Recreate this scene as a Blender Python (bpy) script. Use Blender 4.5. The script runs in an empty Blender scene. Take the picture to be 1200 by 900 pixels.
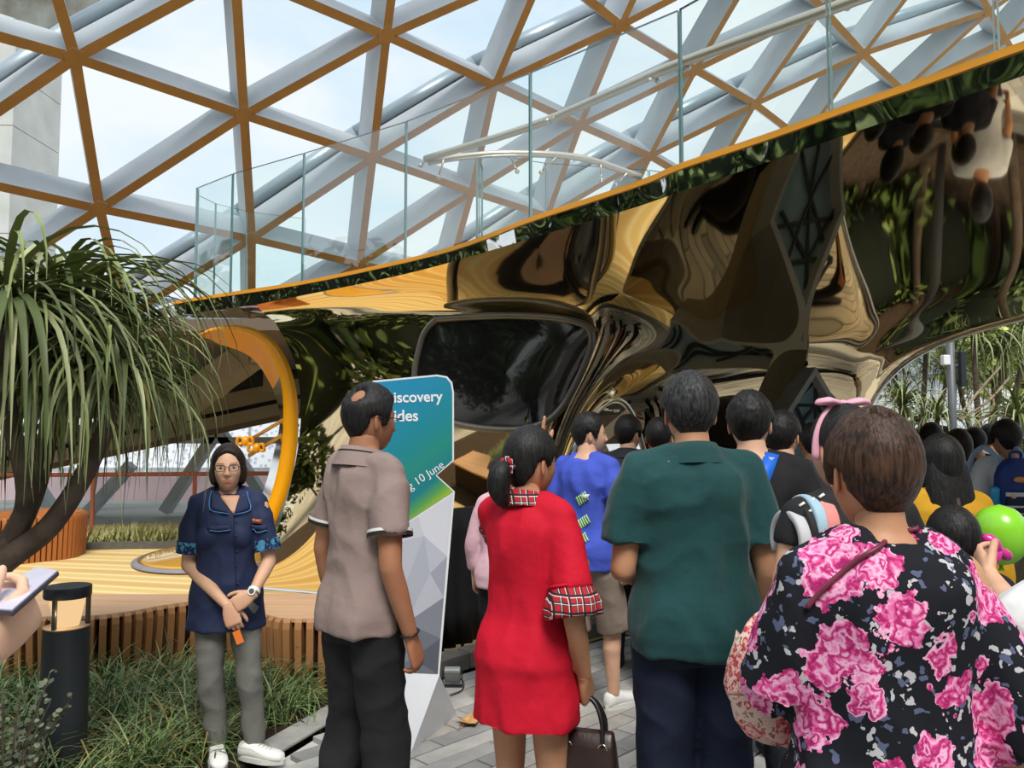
import bpy, bmesh, math, random
import numpy as np
from mathutils import Vector, Matrix, noise
from mathutils.bvhtree import BVHTree

SC = bpy.context.scene
COL = SC.collection
random.seed(7)
PI = math.pi

# ---------------------------------------------------------------- camera
F = 930.0            # focal length in pixels of the 1200 x 900 frame
HC = 1.58            # eye height
PITCH = math.atan(57 / F)
cam_data = bpy.data.cameras.new('camera')
cam_data.sensor_fit = 'HORIZONTAL'
cam_data.sensor_width = 36.0
cam_data.lens = 36.0 * F / 1200.0
cam_data.clip_end = 500
cam = bpy.data.objects.new('camera', cam_data)
COL.objects.link(cam)
cam.location = (0, 0, HC)
cam.rotation_euler = (PI / 2 + PITCH, 0, 0)
SC.camera = cam

# ---------------------------------------------------------------- view, world, sun
SC.view_settings.view_transform = 'Standard'
SC.view_settings.look = 'None'
SC.view_settings.gamma = 1.0
SC.view_settings.use_curve_mapping = False
SC.view_settings.exposure = 0.36
SC.cycles.use_denoising = True
SC.cycles.max_bounces = 10
SC.cycles.transparent_max_bounces = 24
SC.cycles.glossy_bounces = 6
SC.cycles.caustics_reflective = False
SC.cycles.caustics_refractive = False
SC.cycles.sample_clamp_indirect = 6.0


class NT:
    """tiny helper around a node tree"""
    def __init__(self, tree):
        self.t = tree
        tree.nodes.clear()

    def n(self, kind, **kw):
        nd = self.t.nodes.new(kind)
        for k, v in kw.items():
            if k.startswith('_'):
                setattr(nd, k[1:], v)
            else:
                nd.inputs[k.replace('__', ' ')].default_value = v
        return nd

    def l(self, a, ai, b, bi):
        self.t.links.new(a.outputs[ai], b.inputs[bi])

    def ramp(self, stops, interp='LINEAR'):
        r = self.t.nodes.new('ShaderNodeValToRGB')
        r.color_ramp.interpolation = interp
        e = r.color_ramp.elements
        while len(e) < len(stops):
            e.new(0.5)
        for el, (p, c) in zip(e, stops):
            el.position = p
            el.color = (*c[:3], 1)
        return r


def srgb(r, g, b):
    def f(c):
        c /= 255.0
        return c / 12.92 if c <= 0.04045 else ((c + 0.055) / 1.055) ** 2.4
    return (f(r), f(g), f(b))


world = bpy.data.worlds.new('sky')
SC.world = world
world.use_nodes = True
w = NT(world.node_tree)
tc = w.n('ShaderNodeTexCoord')
sep = w.n('ShaderNodeSeparateXYZ')
w.l(tc, 'Generated', sep, 0)
grad = w.ramp([(0.0, (0.80, 0.87, 0.92)), (0.25, (0.70, 0.84, 0.95)), (1.0, (0.50, 0.70, 0.92))])
w.l(sep, 'Z', grad, 0)
mp = w.n('ShaderNodeMapping')
mp.inputs['Scale'].default_value = (1.0, 1.0, 2.6)
w.l(tc, 'Generated', mp, 0)
nz = w.n('ShaderNodeTexNoise', Scale=2.6, Detail=7.0, Roughness=0.55, Distortion=0.3)
w.l(mp, 0, nz, 'Vector')
cr = w.ramp([(0.36, (0, 0, 0)), (0.58, (1, 1, 1))])
w.l(nz, 0, cr, 0)
mx = w.n('ShaderNodeMix', _data_type='RGBA')
w.l(cr, 0, mx, 'Factor')
w.l(grad, 0, mx, 6)
mx.inputs[7].default_value = (0.93, 0.95, 0.96, 1)
bg = w.n('ShaderNodeBackground', Strength=0.86)
w.l(mx, 2, bg, 'Color')
wo = w.n('ShaderNodeOutputWorld')
w.l(bg, 0, wo, 0)

sun_data = bpy.data.lights.new('sun', 'SUN')
sun_data.energy = 2.6
sun_data.angle = math.radians(24)
sun_data.color = (1.0, 0.955, 0.89)
sun = bpy.data.objects.new('sun', sun_data)
COL.objects.link(sun)
sun.rotation_euler = (math.radians(34), math.radians(8), 0)   # high, slightly behind the camera and to the left


def at(px, py, Y):
    """the point of the place seen at a pixel of the photograph, at forward distance Y"""
    u = (px - 600) / F
    v = (450 - py) / F
    d = Vector((u, math.cos(PITCH) - v * math.sin(PITCH), math.sin(PITCH) + v * math.cos(PITCH)))
    return Vector((0, 0, HC)) + d * (Y / d.y)


def on_floor(px, py, z=0.0):
    p = at(px, py, 1.0) - Vector((0, 0, HC))
    return Vector((0, 0, HC)) + p * ((z - HC) / p.z)


def ray(px, py):
    p = at(px, py, 1.0) - Vector((0, 0, HC))
    return p.normalized()


# ---------------------------------------------------------------- materials
MATS = {}


def mat(name, col, rough=0.6, metal=0.0, var=0.12, vscale=6.0, bump=0.0, bscale=30.0, spec=0.4, col2=None, coat=0.0,
        stretch=None, sheen=0.0, bdist=0.01):
    if name in MATS:
        return MATS[name]
    m = bpy.data.materials.new(name)
    m.use_nodes = True
    t = NT(m.node_tree)
    tcn = t.n('ShaderNodeTexCoord')
    mpn = t.n('ShaderNodeMapping')
    if stretch:
        mpn.inputs['Scale'].default_value = stretch
    t.l(tcn, 'Object', mpn, 0)
    b = t.n('ShaderNodeBsdfPrincipled', Roughness=rough, Metallic=metal)
    b.inputs['Specular IOR Level'].default_value = spec
    b.inputs['Coat Weight'].default_value = coat
    b.inputs['Sheen Weight'].default_value = sheen
    ns = t.n('ShaderNodeTexNoise', Scale=vscale, Detail=4.0)
    t.l(mpn, 0, ns, 'Vector')
    c2 = col2 or tuple(c * (1 - var) for c in col)
    c1 = tuple(min(1, c * (1 + var * .5)) for c in col)
    r = t.ramp([(0.32, c2), (0.68, c1)])
    t.l(ns, 0, r, 0)
    t.l(r, 0, b, 'Base Color')
    if bump:
        nb = t.n('ShaderNodeTexNoise', Scale=bscale, Detail=5.0)
        t.l(mpn, 0, nb, 'Vector')
        bp = t.n('ShaderNodeBump', Strength=bump, Distance=bdist)
        t.l(nb, 0, bp, 'Height')
        t.l(bp, 0, b, 'Normal')
    o = t.n('ShaderNodeOutputMaterial')
    t.l(b, 0, o, 0)
    m['bsdf'] = b.name
    MATS[name] = m
    return m


def glass_mat(name, tint=(0.93, 0.98, 0.97), refl=0.08, rough=0.0):
    m = bpy.data.materials.new(name)
    m.use_nodes = True
    t = NT(m.node_tree)
    tr = t.n('ShaderNodeBsdfTransparent')
    tr.inputs[0].default_value = (*tint, 1)
    gl = t.n('ShaderNodeBsdfGlossy', Roughness=rough)
    lw = t.n('ShaderNodeLayerWeight', Blend=0.25)
    mul = t.n('ShaderNodeMath', _operation='MULTIPLY_ADD')
    mul.inputs[1].default_value = 0.14
    mul.inputs[2].default_value = refl * 0.4
    t.l(lw, 'Fresnel', mul, 0)
    mix = t.n('ShaderNodeMixShader')
    t.l(mul, 0, mix, 0)
    t.l(tr, 0, mix, 1)
    t.l(gl, 0, mix, 2)
    o = t.n('ShaderNodeOutputMaterial')
    t.l(mix, 0, o, 0)
    MATS[name] = m
    return m


# ---------------------------------------------------------------- geometry
class Geo:
    """collects shapes; build() links them as ONE mesh object"""
    def __init__(self):
        self.v = []
        self.f = []
        self.mi = []
        self.cur = 0

    def add(self, vs, fs):
        n = len(self.v)
        self.v += [tuple(p) for p in vs]
        self.f += [tuple(i + n for i in q) for q in fs]
        self.mi += [self.cur] * len(fs)
        return self

    def box(self, c, size, rot=None):
        x, y, z = (s / 2 for s in size)
        vs = [Vector((a * x, b * y, d * z)) for a in (-1, 1) for b in (-1, 1) for d in (-1, 1)]
        if rot is not None:
            vs = [rot @ p for p in vs]
        c = Vector(c)
        return self.add([p + c for p in vs],
                        [(0, 1, 3, 2), (4, 6, 7, 5), (0, 4, 5, 1), (2, 3, 7, 6), (0, 2, 6, 4), (1, 5, 7, 3)])

    def beam(self, a, b, side, nrm, wid, dep):
        """box beam from a to b; width along side, depth from the line outwards along nrm"""
        a, b = Vector(a), Vector(b)
        s = side.normalized() * wid / 2
        n = nrm.normalized() * dep
        vs = [a - s, a + s, a + s + n, a - s + n, b - s, b + s, b + s + n, b - s + n]
        return self.add(vs, [(0, 3, 2, 1), (4, 5, 6, 7), (0, 1, 5, 4), (1, 2, 6, 5), (2, 3, 7, 6), (3, 0, 4, 7)])

    def loft(self, rings, cap=True, closed=True):
        n = len(rings[0])
        base = len(self.v)
        vs = [p for r in rings for p in r]
        fs = []
        for i in range(len(rings) - 1):
            for j in range(n if closed else n - 1):
                k = (j + 1) % n
                fs.append((i * n + j, i * n + k, (i + 1) * n + k, (i + 1) * n + j))
        if cap and closed:
            fs.append(tuple(reversed(range(n))))
            fs.append(tuple((len(rings) - 1) * n + j for j in range(n)))
        return self.add(vs, fs)

    def tube(self, pts, rad, seg=8, cap=True, flat=1.0, up=None):
        """tube along pts, rad one number or one for each point; flat squeezes it across the up axis"""
        pts = [Vector(p) for p in pts]
        if not hasattr(rad, '__len__'):
            rad = [rad] * len(pts)
        rings = []
        ref = Vector(up) if up is not None else None
        prev = None
        for i, p in enumerate(pts):
            d = (pts[min(i + 1, len(pts) - 1)] - pts[max(i - 1, 0)])
            if d.length < 1e-9:
                d = Vector((0, 0, 1))
            d.normalize()
            if ref is None:
                ref = Vector((0, 0, 1)) if abs(d.z) < 0.9 else Vector((1, 0, 0))
            x = ref.cross(d) if prev is None else prev - d * prev.dot(d)
            if x.length < 1e-6:
                x = d.orthogonal()
            x.normalize()
            prev = x
            y = d.cross(x)
            rings.append([p + (x * math.cos(2 * PI * k / seg) + y * flat * math.sin(2 * PI * k / seg)) * rad[i]
                          for k in range(seg)])
        return self.loft(rings, cap)

    def capsule(self, a, b, ra, rb, seg=12):
        """tapered limb with round ends"""
        a, b = Vector(a), Vector(b)
        d = (b - a).normalized()
        pts, rr = [], []
        for t in (-.999, -.9, -.7, -.4, 0):
            pts.append(a + d * ra * t)
            rr.append(ra * math.sqrt(max(0.0009, 1 - t * t)))
        for t in (0.25, .5, .75):
            pts.append(a.lerp(b, t))
            rr.append(ra + (rb - ra) * t)
        for t in (0, .4, .7, .9, .999):
            pts.append(b + d * rb * t)
            rr.append(rb * math.sqrt(max(0.0009, 1 - t * t)))
        return self.tube(pts, rr, seg)

    def ellipsoid(self, c, r, nu=16, nv=10, rot=None):
        c = Vector(c)
        rings = []
        for j in range(nv + 1):
            ph = -PI / 2 + PI * (0.01 + 0.98 * j / nv)
            ring = []
            for i in range(nu):
                th = 2 * PI * i / nu
                p = Vector((r[0] * math.cos(ph) * math.cos(th), r[1] * math.cos(ph) * math.sin(th), r[2] * math.sin(ph)))
                if rot is not None:
                    p = rot @ p
                ring.append(p + c)
            rings.append(ring)
        return self.loft(rings)

    def prism(self, outline, depth_vec):
        """extruded polygon"""
        n = len(outline)
        o = [Vector(p) for p in outline]
        dv = Vector(depth_vec)
        vs = o + [p + dv for p in o]
        fs = [tuple(range(n)), tuple(reversed(range(n, 2 * n)))]
        fs += [(i, i + n, (i + 1) % n + n, (i + 1) % n) for i in range(n)]
        return self.add(vs, fs)

    def mesh(self, name):
        me = bpy.data.meshes.new(name)
        me.from_pydata(self.v, [], self.f)
        me.update()
        return me

    def build(self, name, m=None, parent=None, smooth=False, fix=True):
        me = self.mesh(name)
        if m is not None:
            for k in (m if isinstance(m, (list, tuple)) else [m]):
                me.materials.append(k)
            if isinstance(m, (list, tuple)):
                me.polygons.foreach_set('material_index', self.mi)
        if fix:
            bm = bmesh.new()
            bm.from_mesh(me)
            bmesh.ops.recalc_face_normals(bm, faces=bm.faces)
            bm.to_mesh(me)
            bm.free()
        if smooth:
            me.polygons.foreach_set('use_smooth', [True] * len(me.polygons))
        return link(name, me, parent)


def link(name, me, parent=None):
    o = bpy.data.objects.new(name, me)
    COL.objects.link(o)
    if parent is not None:
        o.parent = parent
    return o


def smooth_angle(o, deg=40):
    """smooth shading with sharp edges above the angle"""
    me = o.data
    me.polygons.foreach_set('use_smooth', [True] * len(me.polygons))
    bm = bmesh.new()
    bm.from_mesh(me)
    lim = math.radians(deg)
    for e in bm.edges:
        if len(e.link_faces) == 2 and e.calc_face_angle(0) > lim:
            e.smooth = False
    bm.to_mesh(me)
    bm.free()
    return o


def bevel(o, w_, seg=2):
    b = o.modifiers.new('bevel', 'BEVEL')
    b.width = w_
    b.segments = seg
    b.limit_method = 'ANGLE'
    return o


def tag(o, label=None, cat=None, group=None, kind=None):
    if label:
        o['label'] = label
    if cat:
        o['category'] = cat
    if group:
        o['group'] = group
    if kind:
        o['kind'] = kind
    return o


def empty(name, loc=(0, 0, 0), rz=0.0, parent=None):
    o = bpy.data.objects.new(name, None)
    o.empty_display_size = 0.1
    COL.objects.link(o)
    o.location = loc
    o.rotation_euler = (0, 0, rz)
    if parent is not None:
        o.parent = parent
    return o


def catmull(p0, p1, p2, p3, t):
    return 0.5 * ((2 * p1) + (p2 - p0) * t + (2 * p0 - 5 * p1 + 4 * p2 - p3) * t * t + (3 * p1 - p0 - 3 * p2 + p3) * t ** 3)


def spline(pts, n):
    """n points for each span of a Catmull-Rom curve through pts"""
    P = [Vector(p) for p in pts]
    out = []
    for i in range(len(P) - 1):
        a = P[i - 1] if i else P[0] * 2 - P[1]
        d = P[i + 2] if i + 2 < len(P) else P[-1] * 2 - P[-2]
        for k in range(n):
            out.append(catmull(a, P[i], P[i + 1], d, k / n))
    out.append(P[-1])
    return out


def poly_obj(name, outline, depth_vec, m, parent=None):
    return Geo().prism(outline, depth_vec).build(name, m, parent)


def world_bvh(o):
    me = o.data
    mw = o.matrix_world
    return BVHTree.FromPolygons([mw @ v.co for v in me.vertices], [tuple(p.vertices) for p in me.polygons])
# ================================================================ SETTING
M_BROWN = mat('bronze_paint', srgb(178, 126, 62), 0.6, 0.0, 0.12, 2.0, spec=0.3)
M_STEEL = mat('grey_paint', srgb(200, 204, 208), 0.45, 0.0, 0.06, 1.5)
M_STEEL2 = mat('pale_pipe', srgb(168, 180, 188), 0.35, 0.3, 0.06, 1.5)
M_BLACK = mat('black_gap', (0.012, 0.012, 0.014), 0.6)
M_DKBROWN = mat('brown_soffit', srgb(112, 98, 86), 0.7, 0, 0.1, 1.2)
M_TAUPE = mat('taupe_girder', srgb(150, 142, 130), 0.6, 0, 0.08, 1.2)
M_FLASH = mat('pale_edge', srgb(178, 172, 160), 0.5, 0, 0.05, 1.2)
M_CONC = mat('concrete', srgb(196, 194, 188), 0.85, 0, 0.12, 0.6, bump=0.1)
M_KERB = mat('kerb_stone', srgb(96, 93, 88), 0.85, 0, 0.25, 9, bump=0.25, bscale=60)
M_SOIL = mat('soil', srgb(66, 52, 38), 0.95, 0, 0.5, 14, bump=0.8, bscale=40, bdist=0.03)
M_KERBL = mat('pale_kerb_stone', srgb(158, 156, 150), 0.85, 0, 0.2, 9, bump=0.2, bscale=60)
M_GROUND = mat('paved_ground', srgb(176, 174, 168), 0.9, 0, 0.3, 0.4)
M_WHITE = mat('white_paint', srgb(232, 234, 236), 0.45, 0, 0.03)
M_GLASS = glass_mat('clear_glass', (0.95, 0.985, 0.975), 0.02)
M_ROOFGLASS = glass_mat('roof_glass', (0.95, 0.975, 0.985), 0.02)
M_GLASSEDGE = mat('green_glass_edge', srgb(96, 134, 132), 0.15, 0, 0.1, 3, spec=0.6)

# ---- ground beyond everything
g = Geo()
g.box((0, 10, -0.31), (240, 240, 0.2))
tag(g.build('floor', M_GROUND), kind='structure')


# ---- yellow play floor
def rubber_floor():
    m = bpy.data.materials.new('striped_yellow_rubber')
    m.use_nodes = True
    t = NT(m.node_tree)
    tcn = t.n('ShaderNodeTexCoord')
    mpn = t.n('ShaderNodeMapping')
    mpn.inputs['Rotation'].default_value = (0, 0, math.radians(102))
    t.l(tcn, 'Object', mpn, 0)
    wv = t.n('ShaderNodeTexWave', Scale=0.55, Distortion=2.6, Detail=1.0)
    wv.inputs['Detail Scale'].default_value = 0.35
    t.l(mpn, 0, wv, 'Vector')
    r = t.ramp([(0.15, srgb(222, 184, 116)), (0.42, srgb(238, 212, 150)), (0.62, srgb(245, 229, 178)), (0.88, srgb(232, 200, 130))])
    t.l(wv, 0, r, 0)
    ns = t.n('ShaderNodeTexNoise', Scale=180.0, Detail=2.0)
    t.l(tcn, 'Object', ns, 'Vector')
    mixn = t.n('ShaderNodeMix', _data_type='RGBA', _blend_type='MULTIPLY')
    mixn.inputs[0].default_value = 0.25
    t.l(r, 0, mixn, 6)
    t.l(ns, 0, mixn, 7)
    b = t.n('ShaderNodeBsdfPrincipled', Roughness=0.75)
    b.inputs['Specular IOR Level'].default_value = 0.25
    t.l(mixn, 2, b, 'Base Color')
    o = t.n('ShaderNodeOutputMaterial')
    t.l(b, 0, o, 0)
    return m


M_RUBBER = rubber_floor()
# plan line of the path edge, near left to far right
EDGE = [Vector((-2.6, 1.6, 0)), Vector((-1.75, 3.0, 0)), Vector((-1.16, 3.95, 0)), Vector((-0.86, 4.75, 0)), Vector((-0.28, 5.42, 0)),
        Vector((0.80, 6.35, 0)), Vector((2.2, 6.85, 0)), Vector((3.5, 7.7, 0)), Vector((5.2, 9.3, 0)), Vector((9.0, 10.4, 0))]
BACK = [(-0.1, 5.75), (0.80, 6.75), (2.1, 7.05), (3.4, 7.95), (4.15, 8.7), (4.15, 14.0), (2.0, 15.5), (-11.0, 13.2), (-13.0, 9.0), (-7.0, 6.1), (-2.4, 5.9), (-1.2, 6.1)]
tag(Geo().prism([(x, y, 0.0) for x, y in BACK], (0, 0, -0.12)).build('floor', M_RUBBER), kind='structure')

# ---- planting bed between path and bench
bed = [(-2.7, 1.6), (-1.85, 3.0), (-1.25, 4.0), (-0.95, 4.82), (-0.36, 5.5), (-0.1, 5.75), (-1.2, 6.1), (-2.4, 5.9), (-7.0, 6.1), (-7.5, 1.2)]
tag(Geo().prism([(x, y, -0.02) for x, y in bed], (0, 0, -0.15)).build('trim_1', M_SOIL), kind='structure')
# kerb: one stone for each span
kerb_root = tag(empty('trim_2'), kind='structure')
for i in range(2, 9):
    a, b = EDGE[i], EDGE[i + 1]
    d = (b - a)
    nseg = max(1, int(d.length / 0.62))
    for k in range(nseg):
        p, q = a + d * (k / nseg), a + d * ((k + 1) / nseg)
        dn = d.normalized()
        nn = Vector((-dn.y, dn.x, 0))
        h = 0.02 if i < 3 else 0.11
        bevel(Geo().prism([p + dn * .004, q - dn * .004, q - dn * .004 + nn * .16, p + dn * .004 + nn * .16], (0, 0, h)).build('kerb_stone', M_KERBL if i < 3 else M_KERB, kerb_root), 0.008)

# ---- path of long narrow pavers
def paver_mat(i):
    c = [(172, 170, 165), (154, 153, 150), (162, 158, 152), (140, 140, 138)][i]
    return mat('paver_%s' % ['light', 'mid', 'warm', 'dark'][i], srgb(*c), 0.8, 0, 0.16, 7, bump=0.15, bscale=90, spec=0.3)


path_root = tag(empty('floor'), kind='structure')
joint = Geo()
joint.prism([(-2.6, 0.4, -0.03)] + [(e.x, e.y, -0.03) for e in EDGE[:]] + [(12, 12, -0.03), (12, -4, -0.03), (-2.6, -4, -0.03)], (0, 0, -0.14))
joint.build('joint_bed', mat('joint_sand', srgb(196, 194, 188), 0.95, 0, 0.1, 20), path_root)


def left_of_edge(p):
    """true when the plan point lies on the path side"""
    for a, b in zip(EDGE[:-1], EDGE[1:]):
        if a.y <= p.y < b.y:
            t = (p.y - a.y) / (b.y - a.y)
            return p.x > a.x + (b.x - a.x) * t
    return p.y < 11.5 and p.x > -2.2


PW, PL = 0.118, 0.60
ux, uy = Vector((0.70, 0.714, 0)), Vector((-0.714, 0.70, 0))
pav = []
rp = random.Random(3)
for r_ in range(-60, 110):
    off = (r_ % 3) * PL / 3
    for c_ in range(-18, 26):
        ctr = ux * (c_ * PL + off) + uy * (r_ * PW)
        if ctr.y < -2 or ctr.y > 12 or ctr.x > 8 or ctr.x < -2.5:
            continue
        ends = [ctr + ux * (s * PL * .5) + uy * (q * PW * .5) for s in (-1, 1) for q in (-1, 1)]
        if not all(left_of_edge(e) for e in ends):
            continue
        if ctr.y > 0.6:
            px = 600 + F * ctr.x / ctr.y
            py = 507 + HC * F / ctr.y
            seen = -60 < px < 1260 and py < 960
        else:
            seen = False
        pav.append((0 if seen else 1, ctr.length, ctr))
pav.sort(key=lambda q: (q[0], q[1]))
pm = []
for i in range(4):
    b = Geo().box((0, 0, -0.02), (PL - .010, PW - .009, 0.04))
    me = b.mesh('paver')
    bm = bmesh.new()
    bm.from_mesh(me)
    bmesh.ops.recalc_face_normals(bm, faces=bm.faces)
    bmesh.ops.bevel(bm, geom=[e for e in bm.edges if all(v.co.z > -0.001 for v in e.verts)], offset=0.003, segments=1, affect='EDGES')
    bm.to_mesh(me)
    bm.free()
    me.materials.append(paver_mat(i))
    pm.append(me)
ang = math.atan2(ux.y, ux.x)
for q in pav[:300]:
    o = link('paver', pm[rp.randrange(4)], path_root)
    o.location = q[2] + Vector((0, 0, rp.uniform(-.0025, .0015)))
    o.rotation_euler = (0, 0, ang)
rest = Geo()
R_ = Matrix.Rotation(ang, 3, 'Z')
for q in pav[300:]:
    rest.box(q[2] + Vector((0, 0, -0.02 + rp.uniform(-.0025, .0015))), (PL - .010, PW - .009, .04), R_)
tag(rest.build('distant_pavers', paver_mat(1), path_root), kind='stuff')

# ---------------------------------------------------------------- glass dome
NODES = {(0, 0): (286, 135), (1, 0): (437, 185), (2, 0): (553, 225), (-1, 0): (88, 68), (0, 1): (453, 42), (1, 1): (580, 100),
         (2, 1): (680, 147), (3, 1): (762, 183), (1, 2): (728, 30), (2, 2): (815, 82), (3, 2): (885, 122), (3, 3): (1012, 63),
         (3, 4): (1160, 13), (0, -1): (117, 245), (1, -1): (295, 280), (1, -2): (147, 372), (2, -1): (422, 310), (0, 2): (640, -40)}
A_ = []
for (a, b), (x, y) in NODES.items():
    if (a, b) in ((1, -2), (2, -1), (0, 2)):
        continue
    A_.append([a, b, 1, 0, 0, 0, -x * a, -x * b, -x])
    A_.append([0, 0, 0, a, b, 1, -y * a, -y * b, -y])
H_ = np.linalg.svd(np.array(A_, float))[2][-1].reshape(3, 3)
DN = Vector((-0.42, 0.55, 0.65)).normalized()
D0 = DN.dot(at(286, 135, 17.0))
SGN = (H_ @ np.array([0, 0, 1.0]))[2]
PT = {}
for a in range(-3, 9):
    for b in range(-6, 8):
        if (a, b) in NODES:
            x, y = NODES[(a, b)]
        else:
            q = H_ @ np.array([a, b, 1.0])
            if q[2] / SGN < 0.12:
                continue
            x, y = q[0] / q[2], q[1] / q[2]
            if b < 0:
                y += 16 * (-b) ** 0.8
        if not (-420 < x < 1560 and -330 < y < 640):
            continue
        d = ray(x, y)
        o0 = Vector((0, 0, HC))
        s = (D0 - DN.dot(o0)) / DN.dot(d)
        if s < 0:
            continue
        p = o0 + d * s
        if p.z < -0.6 or p.length > 75 or (y > 440 and x < 900):
            continue
        PT[(a, b)] = p
dome = tag(empty('ceiling', at(286, 135, 17.0)), kind='structure')
inv = Matrix.Translation(-dome.location)
DEPTH = 0.86


def place(geo, name, m, parent, smooth=False):
    geo.v = [tuple(Vector(v) - dome.location) for v in geo.v]
    return geo.build(name, m, parent, smooth)


nb_ = 0
for (a, b), p in PT.items():
    for (da, db) in ((1, 0), (0, 1), (1, -1)):
        q = PT.get((a + da, b + db))
        if q is None:
            continue
        d = (q - p).normalized()
        side = d.cross(DN)
        G = Geo()
        G.cur = 0
        G.beam(p + d * .08, q - d * .08, side, DN, 0.20, DEPTH)
        # last quads: colour the inner flange bronze and the webs grey
        o_faces = G.f
        G.mi = [1, 1, 0, 1, 1, 1]
        place(G, 'beam', [M_BROWN, M_STEEL], dome)
        if (da, db) == (0, 1) and a % 2 != 0:
            place(Geo().tube([p + DN * (DEPTH + .34), q + DN * (DEPTH + .34)], 0.26, 12), 'gutter_pipe', M_STEEL2, dome, True)
            place(Geo().beam(p + DN * (DEPTH + .005), q + DN * (DEPTH + .005), side, DN, 0.16, 0.12), 'gutter_gap', M_BLACK, dome)
    G = Geo()
    k6 = [p + (math.cos(i * PI / 3) * DN.orthogonal().normalized() + math.sin(i * PI / 3) * DN.cross(DN.orthogonal().normalized())) * .21 for i in range(6)]
    G.prism([v - DN * .01 for v in k6], DN * (DEPTH * .96))
    G.mi = [0] + [1] * 7
    place(G, 'node', [M_BROWN, M_STEEL], dome)
    for tri in (((0, 0), (1, 0), (0, 1)), ((0, 0), (1, -1), (1, 0))):
        vs = [PT.get((a + i, b + j)) for i, j in tri]
        if None in vs:
            continue
        dark = (a, b) == (-1, 0) and tri[2] == (0, 1) or (a, b) in ((-2, 1), (-1, 1))
        G = Geo()
        c = (vs[0] + vs[1] + vs[2]) / 3
        G.prism([v + DN * (DEPTH - .05) for v in vs], DN * 0.03)
        place(G, 'glass_pane', M_ROOFGLASS, dome)

# concrete tower beyond the dome, upper left
tw = empty('concrete_tower', at(5, 330, 60))
tw.location.z = 0
tag(tw, 'pale concrete tower rising outside the glass dome at the far left', 'tower')
G = Geo()
for k in range(9):
    G.box((-1.2, 0, 2 + k * 4.02), (6.6, 6, 3.96))
G.build('shaft', M_CONC, tw)
Geo().box((-1.2, 0, 1), (6.4, 5.8, 70)).build('core', mat('joint_grey', srgb(150, 150, 146), 0.9), tw)

# dark roof sheet seen in the top left corner, outside the glass
rb = empty('roof_sheet', at(60, 5, 24))
tag(rb, 'dark grey green rooftop sheet outside the glass in the upper left corner', 'roof')
c = [at(-140, -120, 24), at(130, -120, 24), at(126, 18, 24), at(75, 40, 24), at(-30, 6, 24), at(-140, -40, 24)]
G = Geo().prism([p - rb.location for p in c], DN * 0.2)
G.build('sheet', mat('weathered_roof', srgb(120, 122, 116), 0.8, 0, 0.5, 1.2, col2=srgb(92, 84, 70)), rb)

# ---------------------------------------------------------------- level above the play floor on the left: soffit and girders
sof = empty('trim_3', (-5, 18, 3.2))
tag(sof, kind='structure')


def sofpart(G, name, m):
    G.v = [tuple(Vector(v) - sof.location) for v in G.v]
    return G.build(name, m, sof)


def zfloor(px, py, z):
    return on_floor(px, py, z)


zs = 2.98
pl = [(-9.5, 11.2, zs), (-3.3, 10.8, zs), (0.5, 11.5, zs), (4.5, 12.5, zs), (4.5, 18, zs), (-12, 18, zs), (-12, 11.2, zs)]
sofpart(Geo().prism(pl, (0, 0, 0.16)), 'soffit', M_DKBROWN)
sofpart(Geo().prism([(-12, 17.6, 1.9), (4.5, 17.6, 1.9), (4.5, 17.9, 1.9), (-12, 17.9, 1.9)], (0, 0, 1.1)), 'rear_wall', mat('dark_wall', srgb(74, 66, 58), .8))


def girder(x0, y0, x1, y1, Y0, Y1, hpx, thick, name, m):
    a, b = at(x0, y0, Y0), at(x1, y1, Y1)
    h0, h1 = hpx * Y0 / F, hpx * Y1 / F
    d = (b - a).normalized()
    nn = Vector((-d.y, d.x, 0)).normalized() * thick
    G = Geo()
    vs = [a, b, b + Vector((0, 0, -h1)), a + Vector((0, 0, -h0))]
    vs += [v + nn for v in vs]
    G.add(vs, [(0, 1, 2, 3), (4, 7, 6, 5), (0, 4, 5, 1), (2, 6, 7, 3), (1, 5, 6, 2), (0, 3, 7, 4)])
    return sofpart(G, name, m)


girder(-40, 526, 352, 443, 13.6, 15.4, 19, 0.5, 'girder', M_TAUPE)
girder(-40, 544, 352, 461, 13.7, 15.5, 7, 0.4, 'girder_gap', M_BLACK)
girder(-40, 550, 352, 467, 13.5, 15.3, 14, 0.5, 'girder', M_TAUPE)
girder(-40, 563, 352, 480, 13.7, 15.5, 8, 0.5, 'girder', M_DKBROWN)
girder(190, 466, 292, 392, 13.6, 12.4, 36, 0.3, 'brace', M_TAUPE)
girder(247, 458, 300, 410, 13.4, 12.3, 8, 0.2, 'brace', M_FLASH)
girder(309, 418, 320, 418, 14.4, 14.4, 40, 0.3, 'post', M_TAUPE)
girder(620, 490, 820, 482, 14.2, 14.6, 34, 0.5, 'girder', M_DKBROWN)
girder(640, 560, 745, 470, 13.6, 13.6, 18, 0.3, 'brace', M_TAUPE)
girder(655, 538, 830, 530, 14.0, 14.2, 14, 0.3, 'girder', M_TAUPE)

# lower facade lattice with glass behind
fac = tag(empty('window_1', (-4, 15.5, 0)), kind='structure')


def facpart(G, name, m):
    G.v = [tuple(Vector(v) - fac.location) for v in G.v]
    return G.build(name, m, fac)


def strut(x0, y0, x1, y1, Y, wid, name='lattice_bar', m=M_STEEL):
    a, b = at(x0, y0, Y), at(x1, y1, Y)
    d = (b - a).normalized()
    side = d.cross(Vector((0, 1, 0)))
    facpart(Geo().beam(a, b, side, Vector((0, 1, 0)), wid, 0.3), name, m)


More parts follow.
